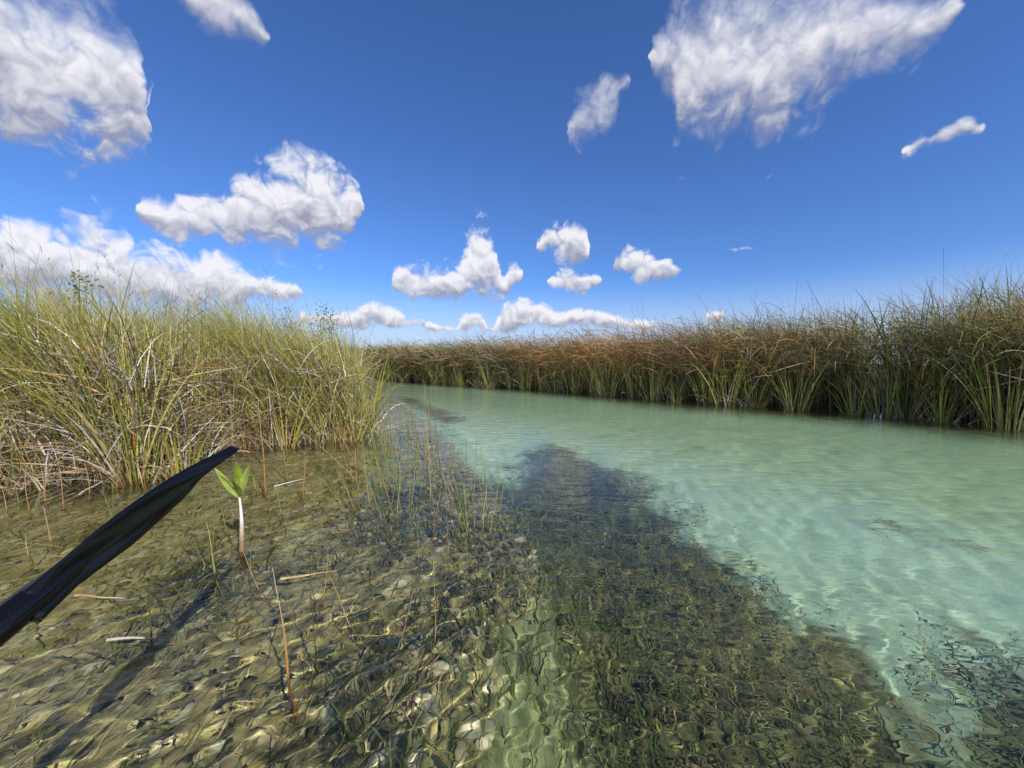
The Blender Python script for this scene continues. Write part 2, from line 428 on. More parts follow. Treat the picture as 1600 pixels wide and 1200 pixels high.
# ------------------------------------------------------------------ water: one rippled sheet
def water_mesh():
    nr, R0, R1 = 760, 0.5, 170.0
    r = R0 * (R1 / R0) ** (np.arange(nr) / (nr - 1))
    fine = np.linspace(R(-68), R(68), 560); coarse = np.linspace(R(68), R(292), 62)[1:-1]
    th = np.concatenate([fine, coarse]); nt_ = len(th)
    RR, TT = np.meshgrid(r, th, indexing='ij')
    x = RR * np.sin(TT); y = RR * np.cos(TT)
    dr = RR * math.log(R1 / R0) / (nr - 1)
    z = np.zeros_like(x)
    g = np.random.default_rng(21)
    waves = []
    for k in range(46):
        lam = 0.055 * (0.9 / 0.055) ** (k / 45.0) * g.uniform(0.9, 1.1)
        base = R(-37) if g.random() < 0.62 else g.uniform(-math.pi, math.pi)
        a = base + g.normal(0, 0.42)
        slope = np.interp(lam, [0.05, 0.09, 0.2, 0.4, 0.9], [0.024, 0.027, 0.019, 0.009, 0.009]) * g.uniform(0.6, 1.3)
        waves.append((lam, a, slope, g.uniform(0, 6.28)))
    mod = 0.75 + 0.35 * vnoise(x * 0.9, y * 0.9, 31)
    xy = np.column_stack([x.ravel(), y.ravel()])
    calm = sstep(0.25, -0.55, poly_sd(xy, SHELF)).reshape(x.shape)      # the deep channel runs smoother than the shallows
    mod = mod * (1 - 0.80 * calm)
    for lam, a, s, p in waves:
        k = 2 * math.pi / lam
        fade = sstep(0.30, 0.14, dr / lam)
        ph = k * (x * math.cos(a) + y * math.sin(a)) + p
        ph = ph + 0.9 * np.sin(0.31 * k * (-x * math.sin(a) + y * math.cos(a)) + 2 * p) + 0.6 * np.sin(0.17 * k * (x + y) + p * 3)
        z += fade * mod * (s / k) * np.sin(ph)
    v = np.column_stack([x.ravel(), y.ravel(), z.ravel()])
    I = np.arange(nr * nt_).reshape(nr, nt_)
    J = np.roll(I, -1, axis=1)
    q = np.stack([I[:-1], I[1:], J[1:], J[:-1]], -1).reshape(-1, 4)
    q = q[:, ::-1]
    v = np.vstack([v, [[0, 0, 0]]]); c = len(v) - 1
    t = np.stack([np.full(nt_, c), J[0], I[0]], -1)
    # upward normals
    return mesh_np('water', v, [q, t[:, ::-1]])


def water_material():
    m, N, L = nodes_of('clear_water')
    out = N('ShaderNodeOutputMaterial')
    gl = N('ShaderNodeBsdfGlass'); gl.inputs['IOR'].default_value = 1.333; gl.inputs['Roughness'].default_value = 0.0
    geo = N('ShaderNodeNewGeometry')
    mp = N('ShaderNodeMapping'); mp.inputs['Rotation'].default_value = (0, 0, R(20)); mp.inputs['Scale'].default_value = (0.7, 1.5, 1)
    L(geo.outputs['Position'], mp.inputs[0])
    n1 = N('ShaderNodeTexNoise'); n1.inputs['Scale'].default_value = 7.0; n1.inputs['Detail'].default_value = 2.0
    L(mp.outputs[0], n1.inputs['Vector'])
    bp = N('ShaderNodeBump'); bp.inputs['Strength'].default_value = 0.28; bp.inputs['Distance'].default_value = 0.03
    L(n1.outputs['Fac'], bp.inputs['Height']); L(bp.outputs[0], gl.inputs['Normal'])
    gl.inputs['Color'].default_value = (0.96, 1.0, 0.96, 1)
    L(gl.outputs[0], out.inputs['Surface'])
    return m


wo = link('water', water_mesh(), water_material())
tag(wo, 'clear green rippled water of the channel and shallows', 'water', kind='structure')
wo.cycles.is_caustics_receiver = False
wo.cycles.is_caustics_caster = True

# ------------------------------------------------------------------ plant materials
def leaf_material(name, transl=0.32, rough=0.45):
    m, N, L = nodes_of(name)
    out = N('ShaderNodeOutputMaterial')
    at = N('ShaderNodeAttribute'); at.attribute_name = 'Col'
    geo = N('ShaderNodeNewGeometry')
    n = N('ShaderNodeTexNoise'); n.inputs['Scale'].default_value = 30.0; n.inputs['Detail'].default_value = 3.0
    L(geo.outputs['Position'], n.inputs['Vector'])
    mr = N('ShaderNodeMapRange'); L(n.outputs['Fac'], mr.inputs[0])
    mr.inputs[1].default_value = 0.25; mr.inputs[2].default_value = 0.75; mr.inputs[3].default_value = 0.72; mr.inputs[4].default_value = 1.22
    vm = N('ShaderNodeVectorMath'); vm.operation = 'SCALE'
    L(at.outputs['Color'], vm.inputs[0]); L(mr.outputs[0], vm.inputs['Scale'])
    p = N('ShaderNodeBsdfPrincipled'); p.inputs['Roughness'].default_value = rough; p.inputs['Specular IOR Level'].default_value = 0.35
    t = N('ShaderNodeBsdfTranslucent')
    L(vm.outputs[0], p.inputs['Base Color']); L(vm.outputs[0], t.inputs['Color'])
    mx = N('ShaderNodeMixShader'); mx.inputs[0].default_value = transl
    L(p.outputs[0], mx.inputs[1]); L(t.outputs[0], mx.inputs[2]); L(mx.outputs[0], out.inputs[0])
    return m


M_REED = leaf_material('reed_blade')
M_DEAD = leaf_material('dead_reed', 0.18, 0.7)
M_WEED = leaf_material('water_weed', 0.25, 0.8)


def ribbons(base, L_, phi, th0, th1, w, segs, c0, c1, c2, roll=None, power=1.6, fold=False, tipw=0.06):
    """curved tapering blades. base (n,3); the rest arrays of n; c0..c2 (n,3) colours at root, middle and tip."""
    n = len(base)
    s = np.linspace(0, 1, segs + 1)
    sm = (s[1:] + s[:-1]) / 2
    th = th0[:, None] + (th1 - th0)[:, None] * sm[None] ** power
    ds = (L_ / segs)[:, None]
    hx = np.concatenate([np.zeros((n, 1)), np.cumsum(np.sin(th) * ds, 1)], 1)
    hz = np.concatenate([np.zeros((n, 1)), np.cumsum(np.cos(th) * ds, 1)], 1)
    cp, sp = np.cos(phi)[:, None], np.sin(phi)[:, None]
    C = np.stack([base[:, 0:1] + hx * cp, base[:, 1:2] + hx * sp, base[:, 2:3] + hz], -1)
    thv = th0[:, None] + (th1 - th0)[:, None] * s[None] ** power
    T = np.stack([np.sin(thv) * cp, np.sin(thv) * sp, np.cos(thv)], -1)
    E = np.stack([-sp, cp, np.zeros_like(cp)], -1) * np.ones((1, segs + 1, 1))
    Nn = np.cross(T, E)
    if roll is None: roll = rng.uniform(-0.9, 0.9, n)
    cr, sr = np.cos(roll)[:, None, None], np.sin(roll)[:, None, None]
    S = E * cr + Nn * sr
    F = Nn * cr - E * sr
    prof = np.interp(s, [0, 0.25, 0.6, 0.85, 1], [0.75, 1, 0.8, 0.42, tipw])
    W = (w[:, None] * prof[None] * 0.5)[..., None]
    rows = [C - S * W, C + S * W] if not fold else [C - S * W + F * W * 0.45, C, C + S * W + F * W * 0.45]
    k = len(rows)
    V = np.stack(rows, 2).reshape(n, (segs + 1) * k, 3)
    I = np.arange((segs + 1) * k).reshape(segs + 1, k)
    q = np.stack([I[:-1, :-1], I[:-1, 1:], I[1:, 1:], I[1:, :-1]], -1).reshape(-1, 4)
    Fc = (q[None] + (np.arange(n) * (segs + 1) * k)[:, None, None]).reshape(-1, 4)
    t = s[None, :, None]
    col = np.where(t < 0.3, lerp(c0[:, None], c1[:, None], np.clip(t / 0.3, 0, 1)),
                   np.where(t < 0.7, c1[:, None] * np.ones_like(t), lerp(c1[:, None], c2[:, None], np.clip((t - 0.7) / 0.3, 0, 1))))
    col = np.repeat(col[:, :, None, :], k, 2).reshape(-1, 3)
    return V.reshape(-1, 3), Fc, col


def join(parts):
    v, f, c, o = [], [], [], 0
    for a, b, d in parts:
        v.append(a); f.append(b + o); c.append(d); o += len(a)
    return np.concatenate(v), np.concatenate(f), np.concatenate(c)


PAL = {
    'green': [(0.30, 0.32, 0.05), (0.37, 0.375, 0.065), (0.22, 0.26, 0.045), (0.44, 0.42, 0.095), (0.32, 0.30, 0.065)],
    'deep': [(0.14, 0.18, 0.05), (0.18, 0.21, 0.06), (0.21, 0.23, 0.08), (0.12, 0.145, 0.045)],
    'yellow': [(0.42, 0.36, 0.11), (0.48, 0.38, 0.13), (0.36, 0.32, 0.10)],
    'straw': [(0.50, 0.40, 0.23), (0.42, 0.33, 0.19), (0.55, 0.47, 0.31), (0.36, 0.27, 0.15)],
    'grey': [(0.56, 0.51, 0.45), (0.46, 0.42, 0.38), (0.62, 0.58, 0.52), (0.34, 0.30, 0.27)],
    'rust': [(0.46, 0.20, 0.07), (0.38, 0.16, 0.06), (0.50, 0.26, 0.10), (0.32, 0.15, 0.065)],
    'brown': [(0.23, 0.16, 0.085), (0.16, 0.11, 0.06), (0.29, 0.20, 0.11)],
    'orange': [(0.55, 0.24, 0.05), (0.50, 0.20, 0.04), (0.58, 0.30, 0.09)],
    'dark': [(0.05, 0.055, 0.022), (0.07, 0.075, 0.03), (0.045, 0.04, 0.02)],
}


def pick(n, mixw, jit=0.16, r=None):
    r = rng if r is None else r
    names = list(mixw); p = np.array([mixw[k] for k in names], float); p /= p.sum()
    ch = r.choice(len(names), n, p=p)
    out = np.zeros((n, 3))
    for i, k in enumerate(names):
        m = ch == i; pal = np.array(PAL[k])
        out[m] = pal[r.integers(0, len(pal), m.sum())]
    return out * (1 + r.normal(0, jit, (n, 1))).clip(0.5, 1.6)


def along(poly, i0, i1):
    pts = np.array(poly[i0:i1 + 1], float)
    seg = np.hypot(*(pts[1:] - pts[:-1]).T); cum = np.concatenate([[0], np.cumsum(seg)])
    return pts, cum


def sample_bank(poly, i0, i1, n, depth, inward, power=1.0, sfun=None):
    """n points inside a bank, spread along its edge from vertex i0 to i1; inward = side of the land."""
    pts, cum = along(poly, i0, i1)
    u = rng.random(n)
    if sfun is not None: u = sfun(u)
    s = u * cum[-1]
    k = np.clip(np.searchsorted(cum, s) - 1, 0, len(pts) - 2)
    f = ((s - cum[k]) / (cum[k + 1] - cum[k]))[:, None]
    p = pts[k] * (1 - f) + pts[k + 1] * f
    d = pts[k + 1] - pts[k]; d /= np.hypot(d[:, 0], d[:, 1])[:, None]
    nrm = np.stack([-d[:, 1], d[:, 0]], 1) * inward
    t = depth[0] + (depth[1] - depth[0]) * rng.random(n) ** power
    return p + nrm * t[:, None] + rng.normal(0, 0.10, (n, 2)), s, t


WIND = math.pi            # blades lean towards -X


def blades_at(xy, zoff, L_, lean, lean_sd, droop, droop_sd, w, segs, c0, c1, c2, windy=0.65, **kw):
    n = len(xy)
    b = np.column_stack([xy, bed_height(xy) + zoff])
    phi = np.where(rng.random(n) < windy, rng.normal(WIND, 0.6, n), rng.uniform(-math.pi, math.pi, n))
    th0 = np.abs(rng.normal(lean, lean_sd, n))
    th1 = th0 + np.abs(rng.normal(droop, droop_sd, n))
    return ribbons(b, L_, phi, th0, th1, w, segs, c0, c1, c2, **kw)


def U(a, b, n): return rng.uniform(a, b, n)


def culms(xy, h0, h1, lean=0.18, mixw=None, heads=True):
    """thin flowering stems with small spikelets near the tip; tall ones stand above the mass"""
    n = len(xy); parts = []
    base = np.column_stack([xy, bed_height(xy)])
    L_ = U(h0, h1, n); phi = rng.normal(WIND, 0.7, n); th0 = np.abs(rng.normal(lean * 0.5, 0.08, n)); th1 = th0 + np.abs(rng.normal(lean * 3.2, 0.35, n))
    c = pick(n, mixw or {'brown': 3, 'deep': 3, 'straw': 0.5})
    dist = np.hypot(xy[:, 0], xy[:, 1])
    parts.append(ribbons(base, L_, phi, th0, th1, np.maximum(0.0045, dist * 0.0007), 9, c, c, c, tipw=0.5))
    if heads:
        sel = rng.random(n) < 0.5
        bb, ll, pp, a0, a1, cc = base[sel], L_[sel], phi[sel], th0[sel], th1[sel], c[sel]
        for s in np.linspace(0.72, 0.99, 8):
            k = 24; sm = (np.arange(k) + 0.5) / k * s
            th = a0[:, None] + (a1 - a0)[:, None] * sm[None] ** 1.6
            hx = (np.sin(th) * (ll * s / k)[:, None]).sum(1); hz = (np.cos(th) * (ll * s / k)[:, None]).sum(1)
            q = np.column_stack([bb[:, 0] + hx * np.cos(pp), bb[:, 1] + hx * np.sin(pp), bb[:, 2] + hz])
            m = len(q)
            parts.append(ribbons(q, U(0.03, 0.11, m), rng.normal(0, 3.2, m), U(0.3, 0.9, m), U(0.8, 1.6, m), U(0.004, 0.009, m), 2, cc * 0.8, cc * 0.8, cc * 0.8))
    return join(parts)


# ------------------------------------------------------------------ left bank: sedge mass
def left_bank():
    live, dead = [], []
    # front wall of tall green sedge facing the camera
    for (i0, i1, n, dep, pw) in ((2, 8, 7200, (0.0, 1.3), 1.0), (2, 8, 9500, (1.2, 4.2), 1.0), (8, 13, 5200, (0.0, 1.6), 1.2), (9, 13, 3000, (1.5, 5), 1.0)):
        xy, s, t = sample_bank(LEFT_BANK, i0, i1, n, dep, 1, pw)
        keep = poly_sd(xy, LEFT_BANK) > -0.12
        xy = xy[keep]; n = len(xy)
        dist = np.hypot(xy[:, 0], xy[:, 1])
        hh = U(1.3, 2.3, n) * np.interp(xy[:, 0], [-7, -4.5, -2.5], [1.05, 1.02, 0.98]) * (0.92 + 0.12 * vnoise(xy[:, 0] * 1.1, xy[:, 1] * 1.1, 9))
        c1 = pick(n, {'green': 13, 'yellow': 2.0, 'straw': 0.8, 'deep': 1.0})
        c0 = np.where(rng.random((n, 1)) < 0.85, pick(n, {'orange': 0.8, 'straw': 3, 'yellow': 1, 'brown': 2, 'grey': 1}), c1)
        c2 = np.where(rng.random((n, 1)) < 0.45, pick(n, {'straw': 2, 'brown': 1}), c1)
        live.append(blades_at(xy, 0, hh, 0.26, 0.12, 0.62, 0.34, np.maximum(U(0.004, 0.010, n), dist * 0.0011), 6, c0, c1, c2, windy=0.88))
    # dead thatch: tangled, grey and straw, low down
    for (i0, i1, n, dep, z0, z1) in ((2, 8, 9500, (-0.10, 0.7), 0.02, 1.05), (8, 13, 3200, (0.0, 0.8), 0.02, 0.9), (2, 8, 1800, (0.2, 2.0), 0.5, 1.2)):
        xy, s, t = sample_bank(LEFT_BANK, i0, i1, n, dep, 1, 1.0)
        keep = poly_sd(xy, LEFT_BANK) > -0.05
        xy = xy[keep]; n = len(xy)
        z = z0 + (z1 - z0) * rng.random(n) ** 1.6
        c = pick(n, {'grey': 4.0, 'straw': 5, 'brown': 3.5, 'rust': 0.8, 'dark': 0.6})
        dist = np.hypot(xy[:, 0], xy[:, 1])
        dead.append(blades_at(xy, z, U(0.25, 0.95, n), 1.1, 0.45, 0.6, 0.4, np.maximum(U(0.005, 0.014, n), dist * 0.0012), 4, c, c, c * 0.85, windy=0.5))
    # a pale grey mat of old stalks at the near left
    xy = np.column_stack([U(-5.2, -3.3, 2600), U(2.95, 3.55, 2600)]); xy = xy[poly_sd(xy, LEFT_BANK) > -0.12]; n = len(xy)
    c = pick(n, {'grey': 6, 'straw': 3, 'brown': 2})
    dead.append(blades_at(xy, U(0.02, 0.75, n), U(0.2, 0.7, n), 1.15, 0.4, 0.5, 0.4, U(0.006, 0.013, n), 4, c, c, c, windy=0.4))
    # upright dead stalks at the root
    xy, s, t = sample_bank(LEFT_BANK, 2, 10, 4200, (-0.05, 0.6), 1, 1.0)
    n = len(xy); c = pick(n, {'straw': 4, 'grey': 2, 'brown': 3, 'orange': 1.2})
    dead.append(blades_at(xy, 0, U(0.3, 1.1, n), 0.25, 0.25, 0.5, 0.5, U(0.005, 0.013, n), 4, c * 0.8, c, c, windy=0.4))
    xy, s, t = sample_bank(LEFT_BANK, 2, 12, 460, (0.15, 3.2), 1)
    dead.append(culms(xy, 1.9, 2.55, 0.30))
    o = link('sedge_mass', mesh_np('sedge_mass_left', *join(live)), M_REED)
    tag(o, 'dense yellow-green sedge leaning left on the near left bank', 'sedge', kind='stuff')
    o = link('dead_thatch', mesh_np('dead_thatch_left', *join(dead)), M_DEAD)
    tag(o, 'tangled grey and straw dead stalks under the left bank sedge', 'thatch', kind='stuff')


left_bank()


# ------------------------------------------------------------------ right bank: taller dark sawgrass with rusty thatch
def right_bank():
    live, dead = [], []
    I0, I1 = 2, 11
    for (n, dep, h0, h1) in ((4800, (0.30, 1.0), 1.6, 2.5), (9000, (0.8, 3.0), 1.8, 2.6), (7000, (2.5, 7.0), 1.9, 2.65), (3500, (6.0, 16.0), 1.9, 2.6)):
        xy, s, t = sample_bank(RIGHT_BANK, I0, I1, n, dep, -1, 1.0, sfun=lambda u: u ** 1.35)
        dist = np.hypot(xy[:, 0], xy[:, 1])
        hh = U(h0, h1, n) * (0.95 + 0.15 * vnoise(xy[:, 0] * 1.3, xy[:, 1] * 1.3, 14)) * np.interp(xy[:, 0], [-8, 2, 6, 9], [1.0, 0.97, 1.0, 1.12])
        c1 = pick(n, {'deep': 4, 'green': 4.5, 'straw': 2.0, 'brown': 1.0, 'rust': 0.8, 'yellow': 1.0})
        c0 = np.where(rng.random((n, 1)) < 0.75, pick(n, {'straw': 0.5, 'brown': 3, 'dark': 1}), c1)  # brown and dark roots also paint in the shaded gaps of the bank
        c2 = np.where(rng.random((n, 1)) < 0.5, pick(n, {'straw': 2, 'brown': 1, 'green': 2.5}), c1)
        live.append(blades_at(xy, 0, hh, 0.14, 0.10, 0.8, 0.5, np.maximum(U(0.007, 0.015, n), dist * 0.00115), 6, c0, c1, c2, windy=0.75))
    xy, s, t = sample_bank(RIGHT_BANK, 2, 6, 3200, (1.5, 6.0), -1)
    n = len(xy); c1 = pick(n, {'deep': 4, 'brown': 2, 'green': 2})
    live.append(blades_at(xy, 0, U(1.5, 2.3, n), 0.14, 0.10, 0.8, 0.5, U(0.010, 0.018, n), 6, c1, c1, c1, windy=0.75))
    # drooping thatch roof: rusty in the middle stretch, olive brown elsewhere
    xy, s, t = sample_bank(RIGHT_BANK, I0, I1, 26000, (-0.30, 1.8), -1, 1.0, sfun=lambda u: u ** 1.3)
    n = len(xy); dist = np.hypot(xy[:, 0], xy[:, 1])
    rusty = np.exp(-((xy[:, 0] - 3.0) / 2.8) ** 2) * (0.85 + 0.5 * vnoise(xy[:, 0] * 1.4, xy[:, 1] * 1.4, 4))
    ca = pick(n, {'rust': 6, 'orange': 0.8, 'brown': 0.7}) * 1.15; cb = pick(n, {'brown': 4, 'straw': 2.2, 'deep': 3, 'rust': 0.8, 'grey': 0.6})
    c = np.where((rng.random(n) < rusty.clip(0.06, 0.85))[:, None], ca, cb)
    z = np.clip(rng.normal(1.42, 0.27, n), 0.65, 2.1)
    dead.append(blades_at(xy, z, U(0.3, 1.0, n), 1.25, 0.4, 0.5, 0.5, np.maximum(U(0.004, 0.010, n), dist * 0.0010), 4, c, c, c, windy=0.55))
    # dead stalks inside, near the water, coloured dark to deepen the shade there
    xy, s, t = sample_bank(RIGHT_BANK, I0, I1, 7000, (0.05, 1.2), -1, 1.0, sfun=lambda u: u ** 1.3)
    n = len(xy); dist = np.hypot(xy[:, 0], xy[:, 1]); c = pick(n, {'brown': 5, 'dark': 3, 'grey': 0.6, 'straw': 0.8})
    dead.append(blades_at(xy, 0, U(0.4, 1.7, n), 0.3, 0.25, 0.5, 0.4, np.maximum(U(0.006, 0.012, n), dist * 0.0011), 4, c, c, c, windy=0.3))
    xy, s, t = sample_bank(RIGHT_BANK, I0, I1, 420, (0.2, 4.0), -1)
    dead.append(culms(xy, 2.4, 3.2, 0.20))
    o = link('sawgrass_mass', mesh_np('sawgrass_mass_right', *join(live)), M_REED)
    tag(o, 'long wall of dark green sawgrass on the far right bank', 'sawgrass', kind='stuff')
    o = link('dead_thatch', mesh_np('dead_thatch_right', *join(dead)), M_DEAD)
    tag(o, 'rusty brown drooping thatch within the far right bank sawgrass', 'thatch', kind='stuff')


right_bank()


# ------------------------------------------------------------------ clumps one can tell apart at the waterline
def clump(name, x, y, n_live, n_dead, hmin, hmax, spread, lean, width, label, group, live_mix, dead_mix, root_mix, r, droop=0.65):
    e = empty(name, (x, y, float(bed_height(np.array([[x, y]]))[0])))
    tag(e, label, 'sedge clump', group)
    for part, n, mixw, mat, hm in (('green_blades', n_live, live_mix, M_REED, 1.0), ('dead_blades', n_dead, dead_mix, M_DEAD, 0.62)):
        b = np.column_stack([r.normal(0, spread, (n, 2)), np.zeros(n)])
        phi = np.arctan2(b[:, 1], b[:, 0]) + r.normal(0, 0.5, n)
        lx = np.cos(phi) * 0.5 - lean; ly = np.sin(phi) * 0.5
        phi = np.arctan2(ly, lx)
        th0 = np.abs(r.normal(0.16, 0.10, n)) + (0.15 if hm < 1 else 0)
        th1 = th0 + np.abs(r.normal(droop if hm == 1 else droop + 0.45, 0.4, n))
        c1 = pick(n, mixw, r=r); c0 = pick(n, root_mix, r=r); c2 = np.where(r.random((n, 1)) < 0.35, pick(n, {'straw': 1, 'brown': 1}, r=r), c1)
        V, F, C = ribbons(b, r.uniform(hmin, hmax, n) * hm, phi, th0, th1, r.uniform(0.6, 1.25, n) * width, 7, c0, c1, c2, roll=r.uniform(-1, 1, n), fold=True)
        link(part, mesh_np(part, V, F, C), mat, e)
    return e


ORD = ['first', 'second', 'third', 'fourth', 'fifth', 'sixth', 'seventh', 'eighth', 'ninth', 'tenth', 'eleventh', 'twelfth', 'thirteenth', 'fourteenth',
       'fifteenth', 'sixteenth', 'seventeenth', 'eighteenth', 'nineteenth', 'twentieth', 'twenty-first', 'twenty-second', 'twenty-third', 'twenty-fourth',
       'twenty-fifth', 'twenty-sixth', 'twenty-seventh', 'twenty-eighth', 'twenty-ninth', 'thirtieth', 'thirty-first', 'thirty-second', 'thirty-third',
       'thirty-fourth', 'thirty-fifth', 'thirty-sixth', 'thirty-seventh', 'thirty-eighth', 'thirty-ninth', 'fortieth']


def right_clumps():
    r = np.random.default_rng(5)
    pts, cum = along(RIGHT_BANK, 3, 10)
    s = 0.15; k = 0
    while k < 40:
        i = min(np.searchsorted(cum, s, side='right') - 1, len(pts) - 2)
        f = (s - cum[i]) / (cum[i + 1] - cum[i])
        p = pts[i] * (1 - f) + pts[i + 1] * f
        d = (pts[i + 1] - pts[i]) / np.hypot(*(pts[i + 1] - pts[i]))
        nrm = np.array([d[1], -d[0]])
        q = p - nrm * r.uniform(-0.05, 0.22)
        big = r.random()
        clump('sawgrass_clump', q[0], q[1], int(28 + 30 * big), int(10 + 16 * r.random()), 0.75 + 0.3 * big, 1.25 + 0.7 * big, 0.075 + 0.05 * big,
              r.uniform(-0.15, 0.25), 0.013 + 0.0004 * np.hypot(*q), ORD[k] + ' sawgrass clump along the far right waterline, counted from the right edge',
              'sawgrass clumps along the far right waterline',
              {'green': 7, 'deep': 0.8, 'yellow': 3.5, 'straw': 1}, {'straw': 3, 'grey': 3, 'brown': 1}, {'yellow': 3, 'green': 2, 'straw': 2}, r, droop=r.uniform(0.2, 0.6))
        s += r.uniform(0.3, 0.95) * (1 + 0.02 * s); k += 1


right_clumps()
_r = np.random.default_rng(44)
for k, (x, y, h) in enumerate(((8.6, 6.5, 2.75), (8.1, 6.9, 2.6), (7.9, 7.6, 2.7), (7.3, 8.3, 2.5), (6.4, 9.2, 2.45), (5.6, 10.0, 2.4))):
    clump('tall_sawgrass', x, y, 26, 4, h * 0.8, h, 0.13, 0.3, 0.028, ORD[k] + ' tall broad-bladed sawgrass clump topping the right bank, from the right edge',
          'tall broad-bladed clumps on the right bank', {'deep': 5, 'green': 3}, {'straw': 2, 'brown': 2}, {'brown': 2, 'deep': 2}, _r)

LEFT_CLUMPS = [
    (-3.22, 3.22, 40, 16, 1.1, 1.75, 0.075, 0.4, 0.017, 'big broad-bladed sedge clump with orange roots at the near left water edge'),
    (-2.98, 3.42, 20, 14, 0.6, 1.1, 0.06, 0.1, 0.016, 'short straw-coloured sedge clump just right of the big broad-bladed clump'),
    (-3.75, 3.12, 16, 18, 0.9, 1.5, 0.08, 0.4, 0.013, 'green sedge clump left of the big broad-bladed clump'),
    (-4.05, 2.95, 14, 20, 0.8, 1.6, 0.09, 0.4, 0.013, 'tall sedge clump at the left edge above the paddle shaft'),
    (-2.6, 4.85, 24, 12, 0.7, 1.3, 0.06, 0.15, 0.016, 'upright sedge clump in the middle of the left bank front'),
    (-2.72, 4.55, 14, 10, 1.0, 1.5, 0.035, 0.05, 0.016, 'narrow upright sedge clump behind the mangrove seedling'),
    (-2.3, 4.92, 26, 16, 0.8, 1.4, 0.07, -0.25, 0.016, 'fanned sedge clump with orange bases near the tip of the left bank'),
    (-2.08, 5.02, 30, 14, 0.9, 1.6, 0.07, 0.05, 0.017, 'bright green sedge clump on the outermost tip of the left bank'),
    (-2.1, 5.5, 30, 14, 1.0, 1.7, 0.08, 0.0, 0.018, 'green sedge clump just behind the tip of the left bank'),
]
_r = np.random.default_rng(15)
for (x, y, nl, nd, h0, h1, sp, ln, w, lab) in LEFT_CLUMPS:
    clump('sedge_clump', x, y, nl, nd, h0, h1, sp, ln, w, lab, 'sedge clumps along the left waterline',
          {'green': 8, 'yellow': 2}, {'straw': 3, 'grey': 3, 'orange': 1}, {'orange': 3, 'straw': 2, 'yellow': 1}, _r)

